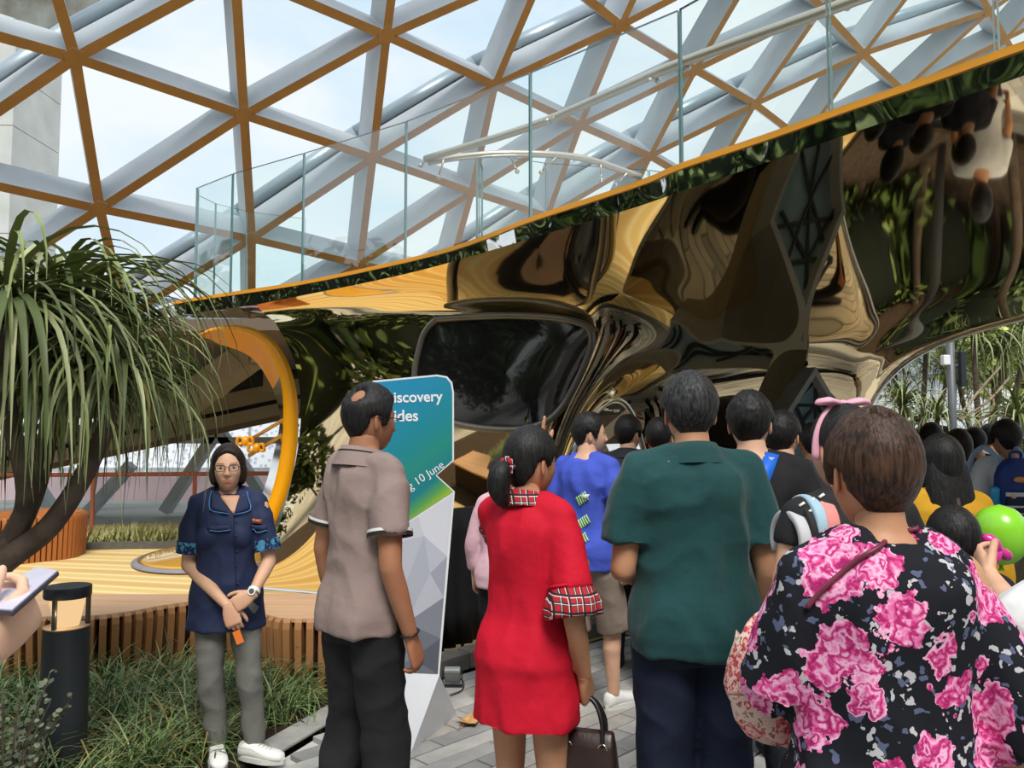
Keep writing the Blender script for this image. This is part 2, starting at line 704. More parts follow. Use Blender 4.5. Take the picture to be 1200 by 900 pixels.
for (x0, y0, x1, y1) in ((252, 504, 190, 600), (254, 504, 318, 600), (150, 545, 95, 606), (5, 520, 62, 606),
                         (690, 490, 640, 600), (690, 490, 745, 610), (800, 500, 745, 610)):
    strut(x0, y0, x1, y1, 17.0, 0.2)
strut(-60, 516, 400, 516, 17.0, 0.14)
strut(600, 560, 850, 560, 17.2, 0.10)
G = Geo()
for i in range(9):
    x = -11 + i * 2.0
    p = [Vector((x + .02, 17.35, 0)), Vector((x + 1.98, 17.35, 0)), Vector((x + 1.98, 17.35, 3.0)), Vector((x + .02, 17.35, 3.0))]
    facpart(Geo().prism(p, (0, 0.03, 0)), 'glass_pane', M_ROOFGLASS)

# far building with a perforated white screen
def screen_mat():
    m = bpy.data.materials.new('perforated_screen')
    m.use_nodes = True
    t = NT(m.node_tree)
    tcn = t.n('ShaderNodeTexCoord')
    v = t.n('ShaderNodeTexVoronoi', Scale=6.0)
    t.l(tcn, 'Object', v, 'Vector')
    r = t.ramp([(0.28, srgb(196, 204, 212)), (0.40, srgb(244, 246, 250))])
    t.l(v, 'Distance', r, 0)
    b = t.n('ShaderNodeBsdfPrincipled', Roughness=0.6)
    t.l(r, 0, b, 'Base Color')
    o = t.n('ShaderNodeOutputMaterial')
    t.l(b, 0, o, 0)
    return m


fb = empty('white_building', (-5, 26, 0))
tag(fb, 'white building with a perforated screen seen through the lower facade', 'building')
Geo().box((0, 2, 1.6), (23, 4, 3.6)).build('wall', mat('building_white', srgb(238, 240, 243), 0.7, 0, .05), fb)
for i, x in enumerate((-12.0, -8.6, -5.2, -1.8, 4.4)):
    Geo().box((x, -0.12, 1.75), (3.3, 0.2, 2.6)).build('perforated_panel', screen_mat() if i == 0 else MATS_SCREEN, fb) if i else None
    if i == 0:
        MATS_SCREEN = screen_mat()
        Geo().box((x, -0.12, 1.75), (3.3, 0.2, 2.6)).build('perforated_panel', MATS_SCREEN, fb)
for x in (0.8, 2.0):
    Geo().box((x, -0.1, 1.7), (0.9, 0.18, 1.6)).build('window', mat('blue_window', srgb(140, 165, 190), 0.2), fb)
pk = Geo().box((0, -4.1, 0.05), (30, 1.2, 0.85))
pk.build('planter', mat('pink_planter', srgb(226, 190, 196), 0.7, 0, .2, 0.5), fb)

# ---- balustrade at the far edge of the play floor
bal = empty('terrace_balustrade', (-4, 12.9, 0))
tag(bal, 'low glass balustrade with a reddish brown handrail along the far edge of the yellow floor', 'balustrade')
M_RAIL = mat('red_brown_rail', srgb(146, 82, 58), 0.4)
xs = [-9.5 + i * 1.5 for i in range(10)]
Geo().tube([Vector((x + 4, (x + 9.5) * .13 - 0.9, 0.93)) for x in (-9.5, 4.0)], 0.035, 10).build('handrail', M_RAIL, bal, True)
for i, x in enumerate(xs):
    y = (x + 9.5) * .13 - 0.9
    Geo().box((x + 4, y, 0.46), (0.05, 0.05, 0.92)).build('post', M_RAIL, bal)
    if i < 9:
        Geo().prism([(x + 4.04, y, 0.1), (x + 5.46, y + .19, 0.1), (x + 5.46, y + .19, 0.88), (x + 4.04, y, 0.88)], (0, .015, 0)).build('glass_panel', M_GLASS, bal)
# ================================================================ MIRROR SCULPTURE AND BRIDGE DECK
def mirror_mat(name, col, rough, bump=0.0, bscale=1.2):
    m = bpy.data.materials.new(name)
    m.use_nodes = True
    t = NT(m.node_tree)
    b = t.n('ShaderNodeBsdfPrincipled', Roughness=rough, Metallic=1.0)
    b.inputs['Base Color'].default_value = (*col, 1)
    if bump:
        tcn = t.n('ShaderNodeTexCoord')
        nb = t.n('ShaderNodeTexNoise', Scale=bscale, Detail=1.0)
        t.l(tcn, 'Object', nb, 'Vector')
        bp = t.n('ShaderNodeBump', Strength=bump, Distance=0.05)
        t.l(nb, 0, bp, 'Height')
        t.l(bp, 0, b, 'Normal')
    o = t.n('ShaderNodeOutputMaterial')
    t.l(b, 0, o, 0)
    return m


M_MIRROR = mirror_mat('gold_reflection_steel', (0.88, 0.71, 0.45), 0.03)  # neutral steel; reflected gold of the yellow floor is put into its colour
M_FASCIA = mirror_mat('polished_steel', (0.72, 0.74, 0.74), 0.04, 0.7, 2.2)
M_ORANGE = mat('orange_paint', srgb(236, 158, 24), 0.45, 0, 0.05, 3)
M_YELLOW = mat('yellow_lacquer', srgb(246, 168, 10), 0.32, 0, 0.05, 3, spec=0.5, coat=0.3)
M_CHROME = mirror_mat('chrome', (0.8, 0.8, 0.8), 0.12)

slide = empty('slide_sculpture', (-0.4, 8.6, 0))
tag(slide, 'large curved mirror steel slide sculpture with arched openings on the yellow floor', 'sculpture')


def onto(root, G):
    G.v = [tuple(Vector(v) - root.location) for v in G.v]
    return G


def Zp(px, py, z):
    return on_floor(px, py, z)


def col_(r0, z3, y4):
    """one column of the net: the fascia edge, three points by height, four by distance"""
    return [on_floor(r0[0], r0[1], 2.925)] + [on_floor(*q) if q[2] < 2.95 else at(*q) for q in z3] + [at(*q) if q[2] > 2.95 else on_floor(*q) for q in y4]


COLS = [
    col_((300, 357), [(308, 366, 2.85), (318, 374, 2.76), (325, 382, 8.12)], [(347, 430, 8.05), (352, 500, 8.02), (336, 585, 8.02), (302, 690, 8.02)]),
    col_((400, 337), [(400, 353, 2.83), (402, 367, 2.72), (403, 376, 7.58)], [(405, 430, 7.58), (405, 500, 7.66), (395, 600, 7.82), (376, 697, 8.0)]),
    col_((500, 318), [(500, 341, 2.82), (500, 361, 2.68), (500, 371, 7.0)], [(500, 430, 6.96), (500, 500, 7.0), (495, 600, 7.15), (488, 705, 7.4)]),
    col_((600, 285), [(600, 323, 2.79), (603, 355, 2.65), (605, 368, 6.6)], [(602, 430, 6.55), (597, 500, 6.6), (590, 600, 6.75), (580, 715, 7.0)]),
    col_((660, 268), [(662, 314, 2.79), (668, 352, 2.62), (672, 376, 6.35)], [(668, 430, 6.4), (650, 500, 6.5), (640, 590, 6.7), (632, 700, 7.0)]),
    col_((690, 260), [(692, 310, 2.80), (700, 350, 2.62), (706, 385, 6.3)], [(700, 430, 6.4), (680, 480, 6.55), (662, 525, 6.7), (645, 575, 6.8)]),
    col_((715, 252), [(720, 305, 2.80), (728, 348, 2.63), (732, 385, 6.4)], [(724, 425, 6.55), (708, 455, 6.68), (692, 480, 6.8), (680, 500, 6.85)]),
    col_((745, 243), [(752, 300, 2.81), (760, 346, 2.66), (762, 385, 6.55)], [(752, 418, 6.75), (738, 438, 6.9), (726, 450, 7.0), (716, 461, 7.08)]),
    col_((775, 233), [(782, 295, 2.82), (790, 344, 2.68), (792, 385, 6.7)], [(782, 418, 6.95), (766, 440, 7.1), (752, 456, 7.2), (741, 466, 7.25)]),
    col_((800, 223), [(808, 290, 2.83), (815, 342, 2.70), (816, 385, 2.49)], [(806, 422, 7.2), (790, 455, 7.35), (776, 500, 7.45), (762, 550, 7.5)]),
    col_((830, 214), [(838, 284, 2.84), (845, 338, 2.72), (845, 385, 2.50)], [(835, 424, 2.24), (822, 470, 7.65), (806, 560, 7.7), (790, 700, 7.7)]),
    col_((900, 190), [(906, 268, 2.86), (910, 328, 2.76), (910, 380, 2.58)], [(898, 420, 2.30), (886, 470, 7.95), (876, 560, 8.0), (866, 690, 8.0)]),
    col_((1000, 155), [(1006, 240, 2.88), (1008, 308, 2.80), (1008, 368, 2.65)], [(1000, 408, 2.42), (990, 440, 8.15), (985, 520, 8.3), (980, 640, 8.3)]),
    col_((1040, 142), [(1045, 233, 2.89), (1048, 300, 2.81), (1045, 356, 2.66)], [(1035, 390, 2.48), (1022, 415, 2.36), (1010, 445, 8.2), (1004, 490, 8.3)]),
    col_((1100, 122), [(1103, 218, 2.90), (1105, 286, 2.84), (1102, 335, 2.74)], [(1094, 362, 2.64), (1080, 382, 2.57), (1064, 395, 2.52), (1046, 410, 2.46)]),
    col_((1200, 91), [(1205, 180, 2.91), (1207, 248, 2.87), (1207, 298, 2.80)], [(1205, 328, 2.74), (1202, 348, 2.69), (1200, 361, 2.65), (1198, 373, 2.61)]),
    col_((1380, 20), [(1385, 110, 2.91), (1388, 180, 2.88), (1388, 235, 2.84)], [(1386, 270, 2.80), (1384, 295, 2.77), (1382, 312, 2.74), (1380, 330, 2.70)]),
    col_((1700, -120), [(1700, -10, 2.91), (1700, 80, 2.89), (1700, 150, 2.86)], [(1700, 195, 2.83), (1700, 230, 2.80), (1700, 250, 2.77), (1700, 272, 2.74)]),
]


def belly(cols, sub_u=7, sub_v=8):
    P = cols
    rows = []
    for col in P:                                # along each column first
        rows.append(spline(col, sub_v))
    nv = len(rows[0])
    grid = []
    for j in range(nv):
        grid.append(spline([rows[i][j] for i in range(len(rows))], sub_u))
    nu = len(grid[0])
    vs = [p - slide.location for r in grid for p in r]
    fs = [(j * nu + i, j * nu + i + 1, (j + 1) * nu + i + 1, (j + 1) * nu + i) for j in range(nv - 1) for i in range(nu - 1)]
    G = Geo()
    G.add(vs, fs)
    return G, nu, nv


G, NU_, NV_ = belly(COLS)
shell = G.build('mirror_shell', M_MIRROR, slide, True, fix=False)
# smooth the net so that the mirror has no facets, keeping the borders
arr = np.array([v.co[:] for v in shell.data.vertices]).reshape(NV_, NU_, 3)
for it in range(44):
    b_ = arr.copy()
    b_[1:-1, 1:-1] = (arr[1:-1, 1:-1] * 2 + arr[:-2, 1:-1] + arr[2:, 1:-1] + arr[1:-1, :-2] + arr[1:-1, 2:]) / 6
    b_[0, 1:-1] = (arr[0, 1:-1] * 2 + arr[0, :-2] + arr[0, 2:]) / 4
    b_[-1, 1:-1] = (arr[-1, 1:-1] * 2 + arr[-1, :-2] + arr[-1, 2:]) / 4
    arr = b_
shell.data.vertices.foreach_set('co', arr.reshape(-1))
shell.data.update()
sd = shell.modifiers.new('subdivision', 'SUBSURF')
sd.levels = 1
sd.render_levels = 1
SHELL_ARR = arr + np.array(slide.location)
# rolled bright lip along the lower border (the edges of the arches)
edge_pts = [Vector(SHELL_ARR[-1, i]) - slide.location for i in range(NU_)]
Geo().tube(edge_pts, 0.028, 8).build('rolled_edge', M_CHROME, slide, True)

# yellow lined opening on the left
O_ = [(232, 392), (250, 384), (275, 381), (300, 386), (322, 401), (338, 427), (347, 460), (349, 495), (346, 535), (337, 575), (322, 614)]
Mi = [(232, 392), (250, 388), (272, 387), (292, 393), (310, 406), (322, 424), (330, 452), (332, 490), (329, 530), (320, 571), (304, 614)]
I_ = [(233, 393), (252, 402), (275, 409), (293, 418), (306, 432), (315, 447), (322, 462), (328, 492), (321, 530), (311, 568), (294, 614)]
n_ = 6
So = spline([at(x, y, 8.80 - .02 * i) for i, (x, y) in enumerate(O_)], n_)
Sm = spline([at(x, y, 8.80 - .02 * i) for i, (x, y) in enumerate(Mi)], n_)
Si = spline([at(x, y, 9.45 - .02 * i) for i, (x, y) in enumerate(I_)], n_)
nn_ = len(So)
G = Geo()
G.add([p - slide.location for p in So + Sm], [(i, i + 1, nn_ + i + 1, nn_ + i) for i in range(nn_ - 1)])
o = G.build('yellow_rim', M_YELLOW, slide, True)
m_ = o.modifiers.new('thickness', 'SOLIDIFY')
m_.thickness = 0.03
cut = 6 * n_ - 1
G = Geo()
G.add([p - slide.location for p in Sm[:cut] + Si[:cut]], [(i, i + 1, cut + i + 1, cut + i) for i in range(cut - 1)])
o = G.build('yellow_reveal', M_YELLOW, slide, True)
G = Geo()
k = nn_ - cut + 1
G.add([p - slide.location for p in Sm[cut - 1:] + Si[cut - 1:]], [(i, i + 1, k + i + 1, k + i) for i in range(k - 1)])
G.build('mirror_reveal', M_CHROME, slide, True)

# twin golden hand rails at the slide mouth and the yellow cords tied to them
for (a, b) in (((282, 522), (349, 482)), ((292, 534), (349, 498))):
    onto(slide, Geo().tube([at(*a, 9.3), at(*b, 8.7)], 0.022, 8)).build('mouth_rail', mat('gold_rail', srgb(206, 160, 84), 0.3, 0.6), slide, True)
G = Geo()
for (x, y) in ((288, 517), (301, 525)):
    c = at(x, y, 9.1)
    G.ellipsoid(c, (.05, .05, .06), 10, 6)
    for s in (-1, 1):
        G.tube(spline([c, c + Vector((s * .07, -.03, .05)), c + Vector((s * .09, -.02, -.03)), c + Vector((s * .02, 0, -.02))], 4), .018, 6)
onto(slide, G).build('yellow_cord', M_YELLOW, slide, True)

# landing disc with a grey border on the left, mirrored floor painted on it as amber
fc = on_floor(262, 652)
G = Geo()
rings = []
for r_, z in ((1.28, 0.012), (1.28, 0.03), (1.2, 0.05), (1.1, 0.06), (0.6, 0.10), (0.02, 0.12)):
    rings.append([fc + Vector((math.cos(a) * r_ * .78, math.sin(a) * r_ * 1.05, z)) - slide.location for a in np.linspace(0, 2 * PI, 49)[:-1]])
G.loft(rings[2:])
G.build('landing_dome', mat('amber_reflection', srgb(226, 172, 70), 0.12, 0, .06, 2, spec=.6, coat=.5), slide, True)
Geo().loft(rings[:3]).build('landing_border', mat('grey_rubber', srgb(140, 140, 150), 0.6), slide, True)

# dark reflection in the shell, put in as a glossy black panel with pale frame
bv = BVHTree.FromPolygons([Vector(p) for p in SHELL_ARR.reshape(-1, 3)],
                          [(j * NU_ + i, j * NU_ + i + 1, (j + 1) * NU_ + i + 1, (j + 1) * NU_ + i) for j in range(NV_ - 1) for i in range(NU_ - 1)])


def hit(px, py, lift=0.0, tree=bv):
    o0 = Vector((0, 0, HC))
    loc, nrm, idx, dist = tree.ray_cast(o0, ray(px, py))
    if loc is None:
        return None
    return loc - ray(px, py) * lift


refl_outline = [(512, 374), (560, 371), (610, 370), (655, 373), (684, 380), (693, 391), (692, 408), (684, 430), (672, 455), (658, 478), (640, 494),
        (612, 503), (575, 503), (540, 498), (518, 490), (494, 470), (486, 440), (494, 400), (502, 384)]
loop = [p for p in (hit(x, y, .05) for x, y in [(q.x, q.y) for q in spline([(x, y, 0) for x, y in refl_outline + refl_outline[:1]], 4)][:-1])]
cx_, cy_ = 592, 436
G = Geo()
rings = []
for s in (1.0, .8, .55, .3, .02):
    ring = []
    for q in spline([(x, y, 0) for x, y in refl_outline + refl_outline[:1]], 4)[:-1]:
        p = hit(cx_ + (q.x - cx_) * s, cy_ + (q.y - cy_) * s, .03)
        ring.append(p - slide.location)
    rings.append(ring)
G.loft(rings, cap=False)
G.build('black_reflection', mat('gloss_black', (0.012, 0.012, 0.013), 0.06, 0, 0, spec=.6, coat=.4), slide, True)
Geo().tube([p - slide.location for p in loop + loop[:1]], 0.03, 8, False).build('reflection_frame', mat('reflection_frame', srgb(120, 116, 108), .3, .5), slide, True)

# ---------------------------------------------------------------- bridge deck above
DZ = 3.08
FRONT_PX = [(166, 366, 9.75), (190, 358, 9.4), (215, 352, 9.02), (280, 342, 8.5), (352, 331, 7.95), (430, 315, 7.25), (515, 295, 6.58), (570, 277, 6.07), (620, 257, 5.58),
            (690, 234, 5.11), (760, 210, 4.70), (800, 193, 4.45), (900, 159, 4.0), (1000, 123, 3.64), (1100, 88, 3.33), (1200, 52, 3.07)]
front = []
for x, y, Y in FRONT_PX:
    p = on_floor(x, y, DZ)
    front.append(p)
front = [p for p in front]
d_ = (front[-1] - front[-5]).normalized()
front += [front[-1] + d_ * k for k in (0.8, 2.0, 3.4, 5.0)]
fs_ = spline(front, 3)
deck = empty('bridge_deck', (0.6, 6.5, DZ))
tag(deck, 'mirror clad bridge deck with an orange top strip sweeping over the crowd', 'bridge')
offv = Vector((0.78, 0.62, 0)) * 2.3
tip = fs_[0]
back = [p + offv for p in fs_[8:]]
# fascia: faceted strip of steel sheets
THK = 0.155
nsh = [0, 6, 12, 18, 21, 24, 27, 30, 33, 36, 39, 42, 45, len(fs_) - 1]


def strip(pts, z0, z1, out=0.0, tilt=0.0):
    G = Geo()
    n = len(pts)
    nr = []
    for i in range(n):
        d = (pts[min(i + 1, n - 1)] - pts[max(i - 1, 0)]).normalized()
        nr.append(Vector((d.y, -d.x, 0)))
    vs = []
    for p, q in zip(pts, nr):
        vs += [p + q * (out - tilt) + Vector((0, 0, z0)), p + q * out + Vector((0, 0, z1)), p - q * .03 + Vector((0, 0, z1)), p - q * .03 + Vector((0, 0, z0))]
    fs = []
    for i in range(n - 1):
        a, b = 4 * i, 4 * i + 4
        for k in range(4):
            fs.append((a + k, a + (k + 1) % 4, b + (k + 1) % 4, b + k))
    fs += [(0, 1, 2, 3), tuple(4 * (n - 1) + k for k in (3, 2, 1, 0))]
    G.add(vs, fs)
    return onto(deck, G)


for a, b in zip(nsh[:-1], nsh[1:]):
    strip(fs_[a:b + 1], -THK, -0.028, 0.0, 0.026).build('fascia_sheet', M_FASCIA, deck)
strip(fs_[5:], -0.028, 0.006, 0.018).build('orange_strip', M_ORANGE, deck)
strip(fs_[:6], -0.028, 0.006, 0.0).build('tip_strip', M_FASCIA, deck)
# underside and walking surface
top = [p - deck.location for p in fs_] + [p - deck.location for p in reversed(back)]
rim_in = [p + Vector((0.02, 0.02, 0)) for p in top]
Geo().prism([p + Vector((0, 0, -.03)) for p in rim_in], (0, 0, -0.03)).build('deck_slab', M_FASCIA, deck)
# soffit sheet left of the shell (bright steel)
# ---------------------------------------------------------------- glass balustrade on the deck
gl = empty('deck_balustrade', (0.6, 6.5, DZ))
tag(gl, 'frameless clear glass balustrade with a steel hand rail on top of the bridge deck', 'balustrade')
GT = [((228, 351), (228, 221)), ((271, 343), (271, 204)), ((355, 331), (355, 180)), ((476, 306), (476, 143)), ((623, 257), (623, 86)),
      ((800, 194), (800, 22)), ((975, 132), (975, -70)), ((1170, 63), (1170, -190)), ((1420, -30), (1420, -420))]


def glass_pane(p, q, zt0, zt1, root, name='glass_panel', gap=.008, thick=.02):
    d = (q - p).normalized()
    a, b = p + d * gap, q - d * gap
    nn = Vector((d.y, -d.x, 0)) * thick
    vs = [a, b, b + Vector((0, 0, zt1)), a + Vector((0, 0, zt0))]
    G = Geo()
    G.cur = 0
    v2 = [v + nn for v in vs]
    G.add(vs + v2, [(0, 1, 2, 3), (7, 6, 5, 4)])
    G.cur = 1
    G.add(vs + v2, [(1, 5, 6, 2), (0, 3, 7, 4), (3, 2, 6, 7)])
    return onto(root, G).build(name, [M_GLASS, M_GLASSEDGE], root)


gp = []
for (b, t) in GT:
    p = on_floor(b[0], b[1], DZ)
    tp = at(t[0], t[1], p.y)
    gp.append((p, max(.9, tp.z - DZ)))
for (p, h), (q, k) in zip(gp[:-1], gp[1:]):
    glass_pane(p, q, h, k, gl)
# rounded left end and the return behind it
L0, h0 = gp[0]
arc = [L0, L0 + Vector((-.10, .25, 0)), L0 + Vector((-.02, .6, 0)), L0 + Vector((.25, .95, 0)), L0 + Vector((.9, 1.3, 0))]
for a, b in zip(arc[:-1], arc[1:]):
    glass_pane(a, b, h0, h0, gl)
# inner pane row and two hand rails
inner = [on_floor(498, 312, DZ) + Vector((0.5, .65, 0)), at(560, 300, 7.3), at(640, 270, 7.6), at(760, 240, 7.8), at(860, 215, 8.2)]
inner = [Vector((p.x, p.y, DZ)) for p in inner]
for a, b in zip(inner[:-1], inner[1:]):
    glass_pane(a, b, 1.12, 1.12, gl)
rail1 = spline([at(499, 186, 6.95), at(620, 149, 5.85), at(725, 105, 5.15), at(800, 73, 4.75), at(1000, 1, 3.95), at(1200, -75, 3.4)], 6)
rail2 = spline([at(502, 190, 6.95), at(540, 184, 6.9), at(600, 180, 6.9), at(680, 185, 7.1), at(750, 207, 7.4)], 6)
M_SS = mat('brushed_steel', srgb(196, 184, 168), 0.32, 0.7, .05)
onto(gl, Geo().tube(rail1, .031, 12)).build('hand_rail', M_SS, gl, True)
onto(gl, Geo().tube(rail2, .031, 12)).build('hand_rail', M_SS, gl, True)
for (x0, y0, x1, y1, Y) in ((500, 187, 493, 194, 6.95), (600, 155, 606, 154, 6.0), (650, 138, 641, 142, 5.6), (760, 93, 771, 94, 4.9), (940, 25, 951, 24, 4.2), (985, 8, 993, 8, 4.0),
                            (520, 187, 514, 208, 6.9), (598, 182, 606, 201, 6.95), (652, 184, 634, 202, 7.0), (704, 193, 705, 211, 7.15), (735, 203, 722, 216, 7.3), (812, 68, 806, 79, 4.7)):
    a, b = at(x0, y0, Y), at(x1, y1, Y + .05)
    G = Geo().tube([a, b], .010, 6)
    G.ellipsoid(b, (.022, .022, .022), 10, 6)
    onto(gl, G).build('rail_bracket', M_SS, gl, True)

# ---------------------------------------------------------------- diamond shaped window cell on the right
dm = empty('diamond_window', (3.0, 7.8, 0))
tag(dm, 'tall pointed diamond shaped window with a thick grey frame beside the right arch', 'window')
Yd = 7.75
outl = [at(956, 430, Yd), at(1003, 510, Yd), at(985, 600, Yd), at(935, 600, Yd), at(908, 505, Yd - .0)]
sx = [at(940, 436, Yd + .9), at(905, 492, Yd + .9)]
inn = [p.lerp(sum(outl, Vector()) / 5, .10) for p in outl]
G = Geo()
n5 = 5
dv = Vector((-0.22, .45, 0))
vs = outl + inn + [p + dv for p in outl] + [p + dv for p in inn]
fs = []
for i in range(n5):
    k = (i + 1) % n5
    fs += [(i, k, n5 + k, n5 + i), (i, 2 * n5 + i, 2 * n5 + k, k), (n5 + i, n5 + k, 3 * n5 + k, 3 * n5 + i), (2 * n5 + i, 3 * n5 + i, 3 * n5 + k, 2 * n5 + k)]
G.add(vs, fs)
onto(dm, G).build('frame', mat('diamond_grey', srgb(206, 206, 202), 0.4, 0.0), dm)
gi = [p + dv * .25 for p in inn]
onto(dm, Geo().prism(gi, dv * .05)).build('pane', mat('blue_grey_pane', srgb(176, 206, 220), 0.08, 0, .1, 1.2, spec=.8), dm)
for (a, b) in (((956, 440), (956, 600)), ((925, 475), (985, 475)), ((915, 505), (996, 510)), ((956, 475), (920, 520)), ((956, 475), (994, 525)), ((930, 470), (985, 590)), ((984, 470), (930, 590)), ((956, 445), (985, 475)), ((956, 445), (928, 475))):
    onto(dm, Geo().tube([at(*a, Yd + .1), at(*b, Yd + .1)], .018, 6)).build('glazing_bar', mat('dark_bar', srgb(70, 78, 80), .5), dm)

# ---------------------------------------------------------------- black hoarding cloth along the path
cl = empty('black_hoarding', (0.3, 6.0, 0))
tag(cl, 'black cloth hoarding standing between the path and the mirror sculpture', 'hoarding')
line = [on_floor(516, 786), on_floor(560, 770), on_floor(640, 748), on_floor(700, 738), on_floor(790, 724)]
line = [p + Vector((-.12, .16, 0)) for p in line]
lp = spline(line, 10)
top_z = 1.02
vs, fs = [], []
for i, p in enumerate(lp):
    wv = 0.012 * math.sin(i * 1.9) + .008 * math.sin(i * 4.1)
    for z in (0.05, .3, .6, .85, top_z):
        vs.append(p + Vector((wv * (1.2 - z), -wv * (1.2 - z), z)) - cl.location)
m5 = 5
for i in range(len(lp) - 1):
    for j in range(m5 - 1):
        fs.append((i * m5 + j, (i + 1) * m5 + j, (i + 1) * m5 + j + 1, i * m5 + j + 1))
G = Geo()
G.add(vs, fs)
o = G.build('cloth', mat('black_cloth', (0.012, 0.012, 0.013), 0.9, 0, .2, 20, spec=.15), cl, True)
s_ = o.modifiers.new('thickness', 'SOLIDIFY')
s_.thickness = .01
Geo().tube([p + Vector((0, .02, top_z)) - cl.location for p in lp], .014, 6).build('top_tube', M_BLACK, cl, True)
for i in range(0, len(lp), 10):
    Geo().tube([lp[i] + Vector((0, .03, 0.0)) - cl.location, lp[i] + Vector((0, .03, top_z)) - cl.location], .015, 6).build('post', M_BLACK, cl)
# ================================================================ BENCHES, BOLLARD, PLANTS
M_WOOD = mat('bench_wood', srgb(176, 126, 82), 0.5, 0, 0.22, 5, bump=0.08, bscale=30, stretch=(1, 1, .15), spec=.35)
M_WOODTOP = mat('bench_top_wood', srgb(204, 164, 128), 0.45, 0, 0.14, 4, bump=0.04, bscale=40, stretch=(.25, 3, 1), spec=.4)
M_WOOD2 = mat('orange_wood', srgb(178, 108, 54), 0.5, 0, 0.2, 5, stretch=(1, 1, .15))

SLATS = {}


def slat_mesh(w_, d_, h_, lean, m):
    key = (w_, d_, h_, lean, m.name)
    if key not in SLATS:
        G = Geo()
        prof = [(0, 0), (-lean, .0), (-lean, 0.02), (0, h_ - .05), (.008, h_ - .02), (.03, h_ - .003), (d_, h_), (d_, 0)]   # (inwards, up)
        prof = [(lean, 0), (0, h_ - .06), (.008, h_ - .022), (.032, h_), (d_ + lean, h_), (d_ + lean, h_ - .05), (d_ + lean, 0)]
        G.prism([(-w_ / 2, y, z) for y, z in prof], (w_, 0, 0))
        me = G.mesh('slat')
        bm = bmesh.new()
        bm.from_mesh(me)
        bmesh.ops.recalc_face_normals(bm, faces=bm.faces)
        bm.to_mesh(me)
        bm.free()
        me.materials.append(m)
        SLATS[key] = me
    return SLATS[key]


def slat_bench(name, label, front_pts, depth, h_, pitch, sw, m, mtop, lean, cat='bench'):
    c = sum(front_pts, Vector()) / len(front_pts)
    root = empty(name, (c.x, c.y, 0))
    tag(root, label, cat)
    line_ = spline(front_pts, 12)
    # resample at the slat pitch
    acc, nxt, out = 0.0, 0.0, []
    for a, b in zip(line_[:-1], line_[1:]):
        L = (b - a).length
        while nxt <= acc + L:
            t = (nxt - acc) / L
            out.append((a.lerp(b, t), (b - a).normalized()))
            nxt += pitch
        acc += L
    me = slat_mesh(sw, .10, h_, lean, m)
    for p, d in out:
        o = link('slat', me, root)
        o.location = Vector((p.x, p.y, 0)) - root.location
        o.rotation_euler = (0, 0, math.atan2(d.y, d.x))
    nrm = []
    for p, d in out:
        nrm.append(Vector((-d.y, d.x, 0)))
    F0 = [Vector((p.x, p.y, 0)) - root.location + n * .03 for (p, d), n in zip(out, nrm)]
    chord = (F0[-1] - F0[0]).normalized()
    bn = Vector((-chord.y, chord.x, 0))
    mx_ = max(q.dot(bn) for q in F0)
    e0, e1 = F0[0] + bn * (mx_ + depth - F0[0].dot(bn)), F0[-1] + bn * (mx_ + depth - F0[-1].dot(bn))
    o = Geo().prism([q + Vector((0, 0, h_ - .028)) for q in F0 + [e1, e0]], (0, 0, .032)).build('bench_top', mtop, root)
    bevel(o, .006)
    C0 = [q + n * .085 for q, ((p, d), n) in zip(F0, zip(out, nrm))]
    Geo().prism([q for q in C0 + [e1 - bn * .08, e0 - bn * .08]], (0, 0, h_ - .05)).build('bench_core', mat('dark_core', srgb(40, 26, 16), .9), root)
    return root


bp_ = [(-90, 724), (20, 724), (100, 723), (150, 718), (200, 709), (238, 705), (275, 711), (318, 724), (350, 726), (400, 724), (440, 722)]
slat_bench('slatted_bench', 'long wavy timber bench with vertical slats along the front, behind the planting bed',
           [on_floor(x, y, 0.45) for x, y in bp_], 0.22, 0.45, 0.072, 0.042, M_WOOD, M_WOODTOP, 0.03)
b2 = [on_floor(-70, 668), on_floor(-10, 665), on_floor(50, 659), on_floor(88, 654), on_floor(102, 648)]
slat_bench('slatted_bench', 'orange brown slatted bench end at the far edge of the yellow floor behind the tree',
           b2, 0.7, 0.56, 0.062, 0.044, M_WOOD2, M_WOOD2, 0.02)

# planter strip behind the far bench
G = Geo()
rg = random.Random(5)
for i in range(900):
    x = rg.uniform(-6.4, -3.2)
    y = 11.2 + (x + 6.4) * .12 + rg.uniform(-.35, .35)
    a = rg.uniform(0, 6.28)
    h_ = rg.uniform(.1, .3)
    p = Vector((x, y, 0.03))
    s_ = Vector((math.cos(a), math.sin(a), 0)) * .012
    t_ = Vector((math.cos(a + 1.5) * .12, math.sin(a + 1.5) * .12, h_))
    G.add([p - s_, p + s_, p + s_ * .8 + t_ * .6, p - s_ * .8 + t_ * .6, p + t_], [(0, 1, 2, 3), (3, 2, 4)])
o = G.build('clipped_grass', mat('dull_grass', srgb(150, 152, 96), .8, 0, .4, 3), None, fix=False)
tag(o, 'strip of short dull green grass along the far glass balustrade', 'grass', kind='stuff')
ko = Geo().prism([(-6.6, 10.72, 0), (-3.0, 11.15, 0), (-1.4, 12.0, 0), (-1.5, 12.1, 0), (-3.05, 11.28, 0), (-6.6, 10.85, 0)], (0, 0, .09)).build('trim_4', M_KERB)
tag(ko, kind='structure')

